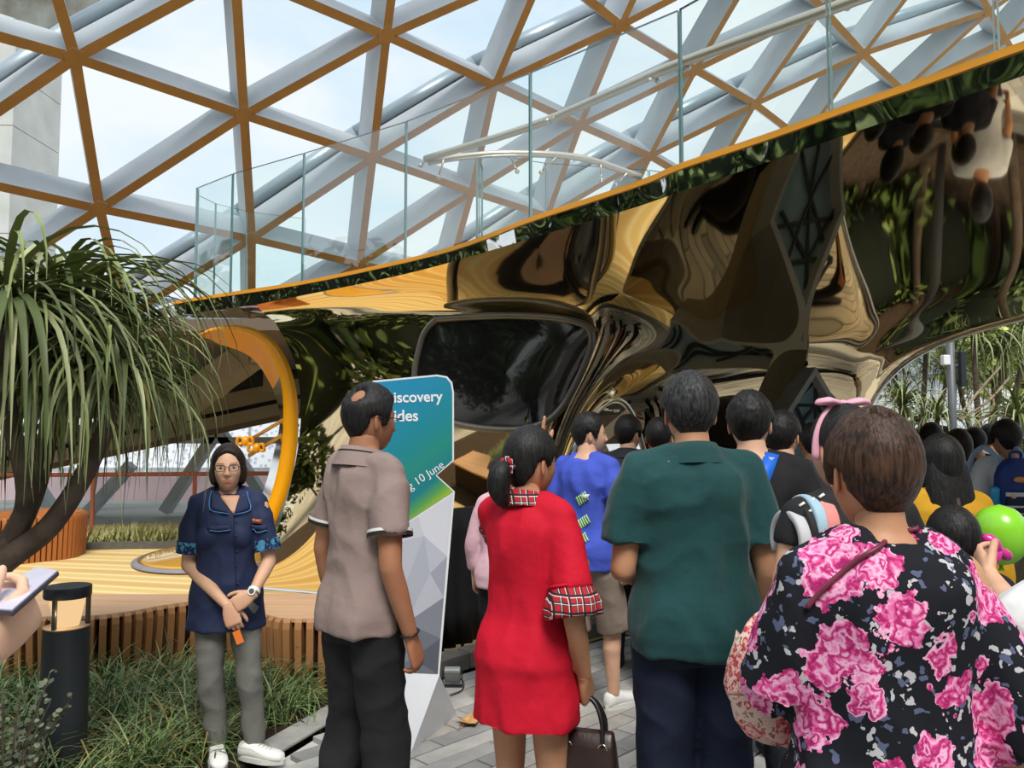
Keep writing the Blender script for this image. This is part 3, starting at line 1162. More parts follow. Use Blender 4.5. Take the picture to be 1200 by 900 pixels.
# bollard light
bo = empty('bollard_light', (on_floor(72, 915).x, on_floor(72, 915).y, -0.03))
tag(bo, 'dark cylindrical bollard light with a glowing warm lamp, left of the grass bed', 'light')
M_BOL = mat('charcoal_metal', srgb(52, 56, 60), .45, .3, .08)
zt = 0.905
Geo().tube([(0, 0, 0), (0, 0, zt - .185)], .099, 40).build('post', M_BOL, bo)
smooth_angle(bo.children[0])
Geo().tube([(0, 0, zt - .187), (0, 0, zt - .181)], .097, 40).build('lamp_plate', mat('lamp_plate', srgb(200, 170, 140), .4, .2), bo)
o = Geo().tube([(0, 0, zt - .05), (0, 0, zt - .044), (0, 0, zt - .004), (0, 0, zt)], [.097, .1, .1, .097], 40).build('cap', M_BOL, bo)
smooth_angle(o)
ml = bpy.data.materials.new('warm_lamp')
ml.use_nodes = True
tt = NT(ml.node_tree)
em = tt.n('ShaderNodeEmission', Strength=0.72)
em.inputs[0].default_value = (1.0, 0.66, 0.33, 1)
tt.l(em, 0, tt.n('ShaderNodeOutputMaterial'), 0)
o = Geo().tube([(0, 0, zt - .18), (0, 0, zt - .05)], [.052, .078], 32).build('lamp', ml, bo, True)
for a in (2.4, 4.2 + .4, 0.6):
    Geo().box((math.cos(a) * .086, math.sin(a) * .086, zt - .115), (.016, .016, .14)).build('strut', M_BOL, bo)
pl_ = bpy.data.lights.new('bollard_lamp', 'POINT')
pl_.energy = 0.6
pl_.color = (1, .72, .4)
pl_.shadow_soft_size = .03
po = bpy.data.objects.new('bollard_lamp', pl_)
COL.objects.link(po)
po.parent = bo
po.location = (0, -.088, zt - .11)


# ---------------------------------------------------------------- strap leaved plants
def leaf_pts(L, e0, droop, n=9, curl=0.0):
    p = Vector((0, 0, 0))
    out = [p.copy()]
    e = e0
    for i in range(n):
        s = (i + .5) / n
        e = max(-1.52, e0 - droop * (s ** 1.15))
        a = curl * s
        p = p + Vector((math.cos(e) * math.cos(a), math.cos(e) * math.sin(a), math.sin(e))) * (L / n)
        out.append(p.copy())
    return out


def leaf_geo(G, pts, w_, xf=None, keel=0.25):
    n = len(pts)
    vs, fs = [], []
    for i, p in enumerate(pts):
        t = i / (n - 1)
        ww = w_ * (0.75 + .25 * min(1, t * 4)) * (1 - max(0, t - .35) / .65 * .94)
        d = (pts[min(i + 1, n - 1)] - pts[max(i - 1, 0)]).normalized()
        s = d.cross(Vector((0, 0, 1)))
        if s.length < .05:
            s = Vector((0, 1, 0))
        s.normalize()
        up = s.cross(d)
        for q in (p - s * ww / 2 + up * ww * keel, p, p + s * ww / 2 + up * ww * keel):
            vs.append(xf @ q if xf is not None else q)
    for i in range(n - 1):
        a = 3 * i
        fs += [(a, a + 1, a + 4, a + 3), (a + 1, a + 2, a + 5, a + 4)]
    G.add(vs, fs)


M_LEAF = [mat('strap_leaf_green', srgb(124, 136, 82), .5, 0, .35, 3, spec=.3), mat('strap_leaf_grey', srgb(164, 170, 124), .5, 0, .3, 3, spec=.3),
          mat('strap_leaf_dark', srgb(80, 92, 50), .5, 0, .3, 3, spec=.3), mat('strap_leaf_yellow', srgb(150, 138, 62), .5, 0, .3, 3)]
M_BARK = mat('bark', srgb(96, 82, 70), .9, 0, .45, 9, bump=.6, bscale=22, bdist=.02)
rl = random.Random(11)
LEAVES = []
for i in range(14):
    Gm = Geo()
    leaf_geo(Gm, leaf_pts(rl.uniform(.95, 1.3), rl.uniform(.05, 1.1), rl.uniform(2.0, 2.8), 9, rl.uniform(-.4, .4)), rl.uniform(.024, .036))
    me = Gm.mesh('leaf')
    me.materials.append(M_LEAF[[0, 1, 2, 0, 1, 2, 2, 0, 1, 0, 3, 1, 2, 0][i]])
    me.polygons.foreach_set('use_smooth', [True] * len(me.polygons))
    LEAVES.append(me)


def limb(G, pts, rad):
    G.tube(spline(pts, 5), [rad[0] + (rad[1] - rad[0]) * i / (5 * (len(pts) - 1)) for i in range(5 * (len(pts) - 1) + 1)], 10)


tree = empty('ponytail_palm', at(-75, 900, 3.3))
tree.location.z = -0.03
tag(tree, 'ponytail palm with long drooping strap leaves and bare leaning stems at the left edge', 'tree')
G = Geo()
T0 = tree.location
limb(G, [Vector((0, 0, -.05)), at(-50, 760, 3.3) - T0, at(-8, 672, 3.3) - T0, at(60, 615, 3.32) - T0, at(112, 530, 3.35) - T0, at(140, 450, 3.4) - T0], (.066, .03))
limb(G, [at(-30, 710, 3.3) - T0, at(15, 630, 3.35) - T0, at(45, 560, 3.45) - T0, at(62, 470, 3.55) - T0, at(68, 385, 3.6) - T0], (.055, .03))
limb(G, [at(15, 640, 3.35) - T0, at(30, 575, 3.25) - T0, at(10, 480, 3.1) - T0, at(2, 380, 3.05) - T0], (.04, .028))
G.build('stem', M_BARK, tree, True)
CROWNS = [(136, 440, 3.40, 160, .66), (70, 356, 3.6, 180, .98), (6, 352, 3.15, 150, .98), (110, 376, 3.75, 120, .74), (32, 415, 3.9, 110, .9), (-40, 390, 3.4, 80, 1.0), (40, 440, 3.3, 110, .8)]
k = 0
rest = Geo()
allv = []
for ci, (x, y, Y, n, sc) in enumerate(CROWNS):
    c = at(x, y, Y) - T0
    for i in range(n):
        allv.append((ci, c, sc, rl.random(), rl.uniform(0, 2 * PI), rl.uniform(.75, 1.1) * sc, rl.randrange(14), rl.uniform(-.25, .25)))
rl.shuffle(allv)
for (ci, c, sc, q, az, s, vi, tilt) in allv:
    M_ = Matrix.Translation(c + Vector((0, 0, rl.uniform(-.06, .03)))) @ Matrix.Rotation(az, 4, 'Z') @ Matrix.Rotation(tilt, 4, 'Y') @ Matrix.Scale(s, 4)
    if k < 300:
        o = link('leaf', LEAVES[vi], tree)
        o.matrix_local = M_
        k += 1
    else:
        rest.cur = vi % 3
        rest.add([M_ @ v.co for v in LEAVES[vi].vertices], [tuple(p.vertices) for p in LEAVES[vi].polygons])
tag(rest.build('leaf_mass', M_LEAF[:3], tree, True, fix=False), kind='stuff')


def far_palm(px, py, Y, crowns, label, seed, leaf_w=.03, lsc=1.0, lean=0.0):
    r = random.Random(seed)
    base = on_floor(px, 507 + HC * F / Y)
    base = Vector((at(px, 507, Y).x, Y, -0.05))
    root = empty('ponytail_palm', base)
    tag(root, label, 'tree')
    G = Geo()
    L = Geo()
    for (x, y, dY, n) in crowns:
        c = at(x, y, Y + dY) - base
        limb(G, [Vector((0, 0, 0)), Vector((c.x * .15 + lean, c.y * .2, c.z * .4)), Vector((c.x * .7, c.y * .7, c.z * .75)), c], (.06, .03))
        for i in range(n):
            L.cur = r.choice((0, 0, 1, 1, 2))
            M_ = Matrix.Translation(c) @ Matrix.Rotation(r.uniform(0, 6.28), 4, 'Z') @ Matrix.Rotation(r.uniform(-.4, .3), 4, 'Y')
            leaf_geo(L, leaf_pts(r.uniform(.8, 1.3) * lsc, r.uniform(.2, 1.4), r.uniform(1.6, 2.9), 7, r.uniform(-.4, .4)), leaf_w, M_)
    G.build('stem', M_BARK, root, True)
    tag(L.build('foliage', M_LEAF[:3], root, True, fix=False), kind='stuff')
    return root


far_palm(1075, 0, 12.5, [(1045, 425, .3, 90), (1085, 405, 0, 90), (1110, 440, .6, 70)], 'ponytail palm in the garden left of the grey pole', 21)
far_palm(1150, 0, 11.6, [(1140, 395, 0, 110), (1175, 420, .5, 110), (1205, 400, .2, 90)], 'large ponytail palm with hanging grey green leaves right of the grey pole', 22)
far_palm(1060, 0, 11.0, [(1058, 478, 0, 110)], 'low ponytail palm with a round crown under the arch', 23, .025, .75)
far_palm(1098, 0, 10.6, [(1098, 492, 0, 100)], 'low ponytail palm just left of the pole foot', 24, .025, .7)
far_palm(1195, 0, 10.2, [(1192, 492, 0, 120)], 'bright green spiky ponytail palm at the right edge above the boy in white', 25, .03, .75)
far_palm(1150, 0, 13.6, [(1120, 430, 0, 70), (1165, 450, 0, 80), (1030, 440, 0, 70)], 'pale ponytail palm at the back of the garden behind the pole', 26)


# leafy shrubs: dark core and many small leaves
def leaf_cloud(L, c, r, n, size, rnd, mats):
    for i in range(n):
        while True:
            v = Vector((rnd.uniform(-1, 1), rnd.uniform(-1, 1), rnd.uniform(-1, 1)))
            if .55 < v.length < 1.0:
                break
        p = Vector((c[0] + v.x * r[0], c[1] + v.y * r[1], c[2] + v.z * r[2]))
        u = Vector((rnd.uniform(-1, 1), rnd.uniform(-1, 1), rnd.uniform(-.6, .6))).normalized()
        q = u.cross(Vector((rnd.uniform(-1, 1), rnd.uniform(-1, 1), rnd.uniform(-1, 1)))).normalized()
        s = size * rnd.uniform(.6, 1.2)
        L.cur = rnd.randrange(mats)
        L.add([p - u * s, p + q * s * .45, p + u * s, p - q * s * .45], [(0, 1, 2, 3)])


M_FOL = [mat('foliage_mid', srgb(84, 108, 52), .6, 0, .4, 2), mat('foliage_dark', srgb(48, 70, 36), .6, 0, .4, 2), mat('foliage_pale', srgb(128, 146, 78), .6, 0, .4, 2)]
M_FOLB = [mat('foliage_bright', srgb(168, 190, 84), .6, 0, .3, 2), mat('foliage_lime', srgb(200, 208, 110), .6, 0, .3, 2)]
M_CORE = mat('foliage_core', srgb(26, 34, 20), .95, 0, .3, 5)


def shrub(name, label, c, r, n, size, seed, mats=M_FOL, group=None, cat='shrub', core=True, stem=True):
    root = empty(name, (c[0], c[1], 0))
    tag(root, label, cat, group)
    rnd = random.Random(seed)
    L = Geo()
    for k in range(5):
        a = rnd.uniform(0, 6.28)
        q = (math.cos(a) * r[0] * .4, math.sin(a) * r[1] * .4, c[2] + rnd.uniform(-.25, .25) * r[2])
        leaf_cloud(L, q, (r[0] * .75, r[1] * .75, r[2] * .75), n // 5, size, rnd, len(mats))
    tag(L.build('foliage', mats, root, fix=False), kind='stuff')
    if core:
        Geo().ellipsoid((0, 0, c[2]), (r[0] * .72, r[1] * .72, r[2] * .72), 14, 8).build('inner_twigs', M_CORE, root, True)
    if stem:
        Geo().tube([(0, 0, -.05), (0, 0, c[2])], [.09, .05], 8).build('stem', M_BARK, root)
    return root


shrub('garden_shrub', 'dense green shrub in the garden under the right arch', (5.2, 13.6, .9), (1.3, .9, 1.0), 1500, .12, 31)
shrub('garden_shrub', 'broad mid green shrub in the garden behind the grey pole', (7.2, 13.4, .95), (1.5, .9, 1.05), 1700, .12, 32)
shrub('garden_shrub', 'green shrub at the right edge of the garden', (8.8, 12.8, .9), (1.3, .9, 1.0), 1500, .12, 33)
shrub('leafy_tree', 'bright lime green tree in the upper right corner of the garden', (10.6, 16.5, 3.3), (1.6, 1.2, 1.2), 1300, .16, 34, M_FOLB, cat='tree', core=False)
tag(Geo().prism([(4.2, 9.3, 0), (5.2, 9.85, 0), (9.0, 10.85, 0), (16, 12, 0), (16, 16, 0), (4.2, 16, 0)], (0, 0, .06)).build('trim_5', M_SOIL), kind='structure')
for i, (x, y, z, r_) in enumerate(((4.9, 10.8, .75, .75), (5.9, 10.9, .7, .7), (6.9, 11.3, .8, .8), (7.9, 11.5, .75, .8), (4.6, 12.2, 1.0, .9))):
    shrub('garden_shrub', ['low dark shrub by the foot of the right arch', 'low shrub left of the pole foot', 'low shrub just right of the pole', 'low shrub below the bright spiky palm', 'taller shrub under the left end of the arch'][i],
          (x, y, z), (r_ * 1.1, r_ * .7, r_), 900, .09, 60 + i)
# tangled bare branches
br = empty('fallen_branch', (6.4, 11.4, 0))
tag(br, 'bare pale tangled branches leaning in front of the garden shrubs', 'branch')
for pts in (((1122, 490), (1150, 455), (1172, 430)), ((1126, 492), (1160, 468), (1185, 440)), ((1118, 488), (1160, 488), (1200, 484)), ((1140, 500), (1165, 475), (1150, 450))):
    onto(br, Geo().tube(spline([at(x, y, 11.2 + .2 * i) for i, (x, y) in enumerate(pts)], 4), .018, 6)).build('twig', mat('pale_bark', srgb(168, 148, 120), .85, 0, .3, 6), br, True)

# grey pole with a white box and a speaker
pole = empty('lamp_pole', (at(1117, 507, 10.2).x, 10.2, 0))
tag(pole, 'grey metal pole with a small white box and a slim speaker in the garden', 'pole')
M_POLE = mat('pole_grey', srgb(100, 104, 108), .5, .3, .08)
Geo().tube([(0, 0, 0), (0, 0, 3.1)], .048, 16).build('shaft', M_POLE, pole, True)
o = bevel(Geo().box((-.09, -.04, 2.51), (.09, .09, .13)).build('white_box', M_WHITE, pole), .012)
bevel(Geo().box((.13, -.02, 2.40), (.07, .09, .46)).build('speaker', M_BOL, pole), .01)
Geo().box((.06, 0, 2.45), (.1, .03, .03)).build('bracket', M_POLE, pole)
# pale building beyond the garden
pb = empty('pale_building', (11, 33, 0))
tag(pb, 'pale building with slanted white roof fins beyond the garden on the right', 'building')
Geo().box((1, 1, 2), (16, 2, 4)).build('wall', mat('pale_wall', srgb(210, 216, 220), .7), pb)
for k in range(4):
    Geo().prism([(3 + k * 2.2, -.5, 4.0), (5.4 + k * 2.2, -.5, 4.0), (4.2 + k * 2.4, -.5, 7.2)], (0, .4, 0)).build('roof_fin', M_STEEL2, pb)

# garden around and behind the viewer (seen in the mirror): tall hedge trees
for i, (x, y, z, rx, ry, rz_) in enumerate([(-10, -7, 4.0, 3.2, 1.8, 4.6), (-5.5, -8, 4.4, 3.2, 1.8, 5.0), (-.8, -8.5, 4.2, 3.2, 1.8, 4.6), (4.0, -8, 3.8, 3.2, 1.8, 4.2), (8.5, -6.5, 4.0, 3.0, 2.0, 4.6),
                                             (-11, -1.0, 3.2, 1.6, 2.8, 3.5), (-11.5, 3.8, 3.2, 1.6, 2.8, 3.6), (-12, 8.2, 3.0, 1.5, 2.6, 3.4), (11, -.5, 2.4, 1.6, 2.8, 2.6), (12, 5, 2.2, 1.6, 2.8, 2.4), (-6.5, -2.5, 1.3, 1.4, 1.0, 1.4)]):
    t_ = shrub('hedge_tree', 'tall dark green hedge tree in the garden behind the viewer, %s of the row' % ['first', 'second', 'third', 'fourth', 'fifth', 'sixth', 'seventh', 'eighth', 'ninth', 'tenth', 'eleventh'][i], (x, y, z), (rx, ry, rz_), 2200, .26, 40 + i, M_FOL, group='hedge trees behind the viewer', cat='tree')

# ---------------------------------------------------------------- turf lily in the bed
G = Geo()
rg = random.Random(9)
bed_poly = [Vector((x, y)) for x, y in bed]


def in_bed(x, y):
    c = False
    n = len(bed)
    for i in range(n):
        (x1, y1), (x2, y2) = bed[i], bed[(i + 1) % n]
        if (y1 > y) != (y2 > y) and x < (x2 - x1) * (y - y1) / (y2 - y1) + x1:
            c = not c
    return c


M_TURF = [mat('turf_green', srgb(104, 130, 72), .45, 0, .4, 3, spec=.5), mat('turf_pale', srgb(150, 166, 108), .45, 0, .3, 3, spec=.5), mat('turf_dark', srgb(62, 86, 46), .5, 0, .4, 3), mat('turf_dry', srgb(160, 140, 84), .6, 0, .3, 3)]
ncl = 0
while ncl < 470:
    x, y = rg.uniform(-3.6, -.3), rg.uniform(2.6, 5.3)
    if not in_bed(x, y) or not in_bed(x + .18, y - .05):
        continue
    if (Vector((x, y)) - Vector((bo.location.x, bo.location.y))).length < .2:
        continue
    dry = rg.random() < .06
    ncl += 1
    for b in range(22):
        G.cur = 3 if dry or rg.random() < .05 else rg.choice((0, 0, 1, 2))
        M_ = Matrix.Translation((x + rg.uniform(-.05, .05), y + rg.uniform(-.05, .05), -.03)) @ Matrix.Rotation(rg.uniform(0, 6.28), 4, 'Z')
        leaf_geo(G, leaf_pts(rg.uniform(.24, .52), rg.uniform(.8, 1.5), rg.uniform(1.1, 2.6), 5, rg.uniform(-.5, .5)), rg.uniform(.007, .011), M_)
o = G.build('turf_lily', M_TURF, None, True, fix=False)
tag(o, 'green and pale arching blades of turf lily filling the planting bed', 'grass', kind='stuff')
# small leaved twiggy shrub around the bollard and brown ground cover on the left
for (name, label, cx, cy, n, sp, mm, seed) in (
        ('small_shrub', 'small grey green shrub with round leaves growing across the bollard', on_floor(88, 905).x, 3.28, 26, .30, [mat('round_leaf', srgb(112, 124, 98), .6, 0, .3, 4), mat('round_leaf_dark', srgb(74, 86, 66), .6, 0, .3, 4)], 51),
        ('ground_cover', 'brownish fine twiggy ground cover left of the bollard', on_floor(-5, 900).x, 3.25, 60, .42, [mat('brown_twig_leaf', srgb(150, 128, 96), .8, 0, .3, 4), mat('grey_twig_leaf', srgb(112, 112, 92), .8, 0, .3, 4)], 52)):
    rnd = random.Random(seed)
    root = empty(name, (cx, cy, -.03))
    tag(root, label, 'shrub')
    L, S = Geo(), Geo()
    for k in range(n):
        a = rnd.uniform(0, 6.28)
        e = Vector((math.cos(a) * sp * rnd.uniform(.3, 1), math.sin(a) * sp * .6 * rnd.uniform(.3, 1), rnd.uniform(.25, .62)))
        pts = spline([Vector((e.x * .2, e.y * .2, 0)), e * .55 + Vector((0, 0, .05)), e], 4)
        S.tube(pts, .003, 4)
        for p in pts[2:]:
            for s in range(3):
                u = Vector((rnd.uniform(-1, 1), rnd.uniform(-1, 1), rnd.uniform(-.3, .8))).normalized()
                q = u.orthogonal().normalized()
                z = rnd.uniform(.009, .015)
                L.cur = rnd.randrange(2)
                c = p + u * .018
                L.add([c - u * z, c - u * z * .3 + q * z * .8, c + u * z * .6 + q * z * .6, c + u * z, c + u * z * .6 - q * z * .6, c - u * z * .3 - q * z * .8], [(0, 1, 2, 3, 4, 5)])
    tag(S.build('twigs', M_BARK, root), kind='stuff')
    tag(L.build('foliage', mm, root, fix=False), kind='stuff')
# ================================================================ PEOPLE
# a person is an Empty on the ground with body (one skin mesh), hair, clothes and shoes as children; local +y is where the person faces, +x the right hand side


def skin_mat(name, c, red):
    if name in MATS:
        return MATS[name]
    m = bpy.data.materials.new(name)
    m.use_nodes = True
    t = NT(m.node_tree)
    at_ = t.n('ShaderNodeVertexColor', _layer_name='tint')
    tcn = t.n('ShaderNodeTexCoord')
    ns = t.n('ShaderNodeTexNoise', Scale=14.0, Detail=4.0)
    t.l(tcn, 'Object', ns, 'Vector')
    r = t.ramp([(.3, tuple(v * k for v, k in zip(c, (.88, .82, .8)))), (.7, c)])
    t.l(ns, 0, r, 0)
    mx = t.n('ShaderNodeMix', _data_type='RGBA', _blend_type='MULTIPLY')
    mx.inputs[0].default_value = 1.0
    t.l(r, 0, mx, 6)
    t.l(at_, 0, mx, 7)
    b = t.n('ShaderNodeBsdfPrincipled', Roughness=.5)
    b.inputs['Specular IOR Level'].default_value = .35
    b.inputs['Subsurface Weight'].default_value = .0
    t.l(mx, 2, b, 'Base Color')
    t.l(b, 0, t.n('ShaderNodeOutputMaterial'), 0)
    MATS[name] = m
    return m


M_SKINPATCH = mat('skin_patch', srgb(206, 158, 126), .5, 0, .08, 14)
SKIN = {'tan': skin_mat('skin_tan', srgb(196, 146, 112), .1), 'light': skin_mat('skin_light', srgb(222, 178, 148), .1),
        'brown': skin_mat('skin_brown', srgb(168, 118, 88), .1), 'pale': skin_mat('skin_pale', srgb(232, 194, 166), .1)}


def hair_mat(name, c, c2, sc=(90, 90, 8)):
    if name in MATS:
        return MATS[name]
    m = bpy.data.materials.new(name)
    m.use_nodes = True
    t = NT(m.node_tree)
    tcn = t.n('ShaderNodeTexCoord')
    mp_ = t.n('ShaderNodeMapping')
    mp_.inputs['Scale'].default_value = sc
    t.l(tcn, 'Object', mp_, 0)
    ns = t.n('ShaderNodeTexNoise', Scale=1.6, Detail=3.0, Distortion=.4)
    t.l(mp_, 0, ns, 'Vector')
    r = t.ramp([(.38, c2), (.68, c)])
    t.l(ns, 0, r, 0)
    b = t.n('ShaderNodeBsdfPrincipled', Roughness=.5)
    b.inputs['Specular IOR Level'].default_value = .28
    bp = t.n('ShaderNodeBump', Strength=.55, Distance=.006)
    t.l(ns, 0, bp, 'Height')
    t.l(bp, 0, b, 'Normal')
    t.l(r, 0, b, 'Base Color')
    t.l(b, 0, t.n('ShaderNodeOutputMaterial'), 0)
    MATS[name] = m
    return m


HAIR = {'black': hair_mat('hair_black', (.020, .018, .018), (.005, .005, .005)), 'brown': hair_mat('hair_brown', srgb(84, 58, 42), srgb(34, 22, 16)),
        'greyblack': hair_mat('hair_greying', (.05, .05, .052), (.007, .007, .007)), 'darkbrown': hair_mat('hair_dark_brown', srgb(52, 36, 28), srgb(16, 11, 8))}


def cloth(name, c, rough=.85, var=.12, bump=.55, bscale=8.0, sheen=.0, spec=.25):
    return mat('cloth_' + name, c, rough, 0, var, 5, bump=bump, bscale=bscale, spec=spec, sheen=sheen, bdist=.02)


def remesh(G, voxel, smooth=4):
    """voxel union of the collected shapes as a mesh"""
    me = G.mesh('tmp')
    bm = bmesh.new()
    bm.from_mesh(me)
    bmesh.ops.recalc_face_normals(bm, faces=bm.faces)
    bm.to_mesh(me)
    bm.free()
    o = bpy.data.objects.new('tmp', me)
    COL.objects.link(o)
    r = o.modifiers.new('r', 'REMESH')
    r.mode = 'VOXEL'
    r.voxel_size = voxel
    if smooth:
        s = o.modifiers.new('s', 'SMOOTH')
        s.factor = .5
        s.iterations = smooth
    dg = bpy.context.evaluated_depsgraph_get()
    out = bpy.data.meshes.new_from_object(o.evaluated_get(dg))
    bpy.data.objects.remove(o)
    bpy.data.meshes.remove(me)
    return out


def wrinkle(me, amp, scale, seed, dirn=(1, 1, 1), zlo=None):
    """soft folds pushed along the normals"""
    n = len(me.vertices)
    co = np.empty(n * 3)
    no = np.empty(n * 3)
    me.vertices.foreach_get('co', co)
    me.vertices.foreach_get('normal', no)
    co, no = co.reshape(-1, 3), no.reshape(-1, 3)
    q = co * np.array(dirn) * scale + seed * 3.7
    d = np.empty(n)
    for i in range(n):
        v = noise.noise(q[i])
        w_ = noise.noise(q[i] * 2.1 + 5)
        u_ = noise.noise(Vector((q[i][0] * .8 + q[i][2] * 1.5, q[i][1] * .8 - q[i][2] * .6, q[i][2] * 1.2 - q[i][0])) * .9 + Vector((9, 2, 4)))
        d[i] = (1 - abs(v) * 2.4) * .45 + w_ * .25 + (1 - abs(u_) * 3.0) * .38 - .35
    d = np.clip(d - d.mean(), -.45, .8)
    co += no * (d[:, None] * amp * 1.5)
    me.vertices.foreach_set('co', co.reshape(-1))
    me.update()


def se(a, e):
    return math.copysign(abs(a) ** (2 / e), a)


def ring(z, rx, ry, cx=0, cy=0, n=28, e=2.3):
    return [Vector((cx + rx * se(math.cos(2 * PI * k / n), e), cy + ry * se(math.sin(2 * PI * k / n), e), z)) for k in range(n)]


# torso cross sections for a 1.70 m body: height, half width, half depth, centre y
TORSO_M = [(.80, .150, .112, -.012), (.88, .172, .122, -.018), (.96, .168, .116, -.01), (1.04, .156, .106, 0), (1.12, .158, .108, .005), (1.22, .170, .118, .005),
           (1.31, .178, .118, -.002), (1.37, .170, .100, -.010), (1.41, .130, .078, -.016), (1.445, .078, .062, -.016)]
TORSO_F = [(.80, .155, .115, -.015), (.88, .178, .126, -.024), (.96, .165, .114, -.014), (1.04, .138, .098, 0), (1.12, .138, .098, .004), (1.22, .152, .112, .008),
           (1.31, .160, .110, .0), (1.37, .150, .092, -.010), (1.41, .112, .072, -.014), (1.445, .066, .056, -.014)]


def tors(prof, z):
    if z <= prof[0][0]:
        return prof[0][1:]
    for a, b in zip(prof[:-1], prof[1:]):
        if a[0] <= z <= b[0]:
            t = (z - a[0]) / (b[0] - a[0])
            return tuple(a[i] + (b[i] - a[i]) * t for i in (1, 2, 3))
    return prof[-1][1:]


def sstep(x, a, b):
    t = max(0.0, min(1.0, (x - a) / (b - a)))
    return t * t * (3 - 2 * t)


def interp(x, tab):
    if x <= tab[0][0]:
        return tab[0][1]
    for (a, u), (b, v) in zip(tab[:-1], tab[1:]):
        if x <= b:
            return u + (v - u) * (x - a) / (b - a)
    return tab[-1][1]


def head_base(th, ph):
    """skull and jaw surface without features; th longitude from the face, ph latitude"""
    x, y, z = math.sin(th) * math.cos(ph), math.cos(th) * math.cos(ph), math.sin(ph)
    px, py, pz = x * .076, y * .094, z * .118
    t = max(0, -pz / .118)
    px *= 1 - .26 * t ** 1.4
    if py < 0:
        py *= 1.03 - .42 * t ** 1.2
    else:
        py *= 1 - .02 * t
        py += .010 * t
        if py > .072:
            py = .072 + (py - .072) * .75
    if pz > 0:
        px *= 1 + .05 * math.sin(PI * pz / .118)
        py -= .006 * (pz / .118)
    return Vector((px, py, pz))


def g_(v, c, s):
    return math.exp(-((v - c) / s) ** 2)


def head_mesh(G, cols, nu=72, nv=48, detail=True, lip=(.80, .42, .40), brow=(.22, .18, .16), female=False):
    """adds head vertices; cols receives one tint for each vertex"""
    rows = []
    for j in range(nv + 1):
        ph = -PI / 2 + PI * (j / nv)
        ph = max(-PI / 2 + .02, min(PI / 2 - .02, ph))
        row = []
        for i in range(nu):
            t = 2 * PI * i / nu
            th = t - .45 * math.sin(t)
            p = head_base(th, ph)
            c = [1, 1, 1]
            if p.y > .02:
                x, z = p.x, p.z
                f = sstep(p.y, .02, .06)
                ax = abs(x)
                nose = interp(-z, [(-.018, 0), (-.005, .25), (.012, .6), (.030, 1.0), (.038, .75), (.044, .0)])
                p.y += f * .021 * g_(x, 0, .0095 + .004 * max(0, nose - .5)) * nose
                p.y += f * .007 * (g_(ax, .012, .006) * g_(z, -.033, .007))
                p.y -= f * .0085 * g_(ax, .031, .016) * g_(z, .004, .011)
                p.y += f * .004 * g_(ax, .030, .02) * g_(z, .022, .007)
                p.y += f * .004 * g_(ax, .042, .018) * g_(z, -.026, .02)
                p.y += f * .0065 * g_(x, 0, .021) * (g_(z, -.060, .0055) + 1.1 * g_(z, -.071, .006))
                p.y -= f * .004 * g_(x, 0, .024) * g_(z, -.0655, .0025)
                p.y += f * .006 * g_(x, 0, .022) * g_(z, -.098, .014)
                L = g_(x, 0, .021) ** .5 * max(g_(z, -.060, .0052), g_(z, -.072, .006)) * f
                L = sstep(L, .35, .75)
                c = [1 + (lip[k] - 1) * L for k in range(3)]
                zb = .0235 + .004 * (1 - ((ax - .034) / .02) ** 2)
                B = sstep(ax, .011, .017) * (1 - sstep(ax, .048, .056)) * g_(z, zb, .0036) * f
                B = sstep(B, .3, .7) * .85
                c = [c[k] + (brow[k] - c[k]) * B for k in range(3)]
                E = g_(ax, .031, .016) * g_(z, .011, .0028) * f
                E = sstep(E, .5, .9) * .7
                c = [c[k] * (1 - .7 * E) for k in range(3)]
            row.append(p)
            cols.append(c)
        rows.append(row)
    G.loft(rows)
    # ears
    for s in (-1, 1):
        m0 = len(G.v)
        R = Matrix.Rotation(s * math.radians(24), 3, 'Z') @ Matrix.Rotation(math.radians(-8), 3, 'X')
        c0 = Vector((s * .0775, -.010, -.008))
        rws = []
        for j in range(9):
            a = -PI / 2 + PI * j / 8
            rw = []
            for i in range(12):
                b = 2 * PI * i / 12
                v = Vector((.0075 * math.cos(a) * math.cos(b), .0165 * math.cos(a) * math.sin(b) * (1 + .22 * math.sin(a)), .031 * math.sin(a)))
                if v.x * s > 0:
                    v.x -= s * .006 * g_(v.y, .003, .009) * g_(v.z, .002, .014)
                rw.append(R @ v + c0)
            rws.append(rw)
        G.loft(rws)
        cols.extend([[1, .93, .9]] * (len(G.v) - m0))


HL_SHORT = [(0, .072), (30, .066), (52, .048), (66, .02), (74, -.022), (86, -.024), (91, .012), (108, .010), (116, -.03), (140, -.066), (180, -.074)]
HL_BOB = [(0, .076), (16, .072), (34, .058), (48, .026), (57, -.02), (64, -.05), (72, -.066), (100, -.072), (140, -.080), (180, -.084)]
HL_TIED = [(0, .072), (30, .066), (55, .044), (72, .01), (84, -.016), (92, .010), (108, .006), (120, -.04), (150, -.078), (180, -.085)]
HL_LONG = [(0, .074), (25, .064), (45, .03), (60, -.03), (75, -.1), (180, -.112)]


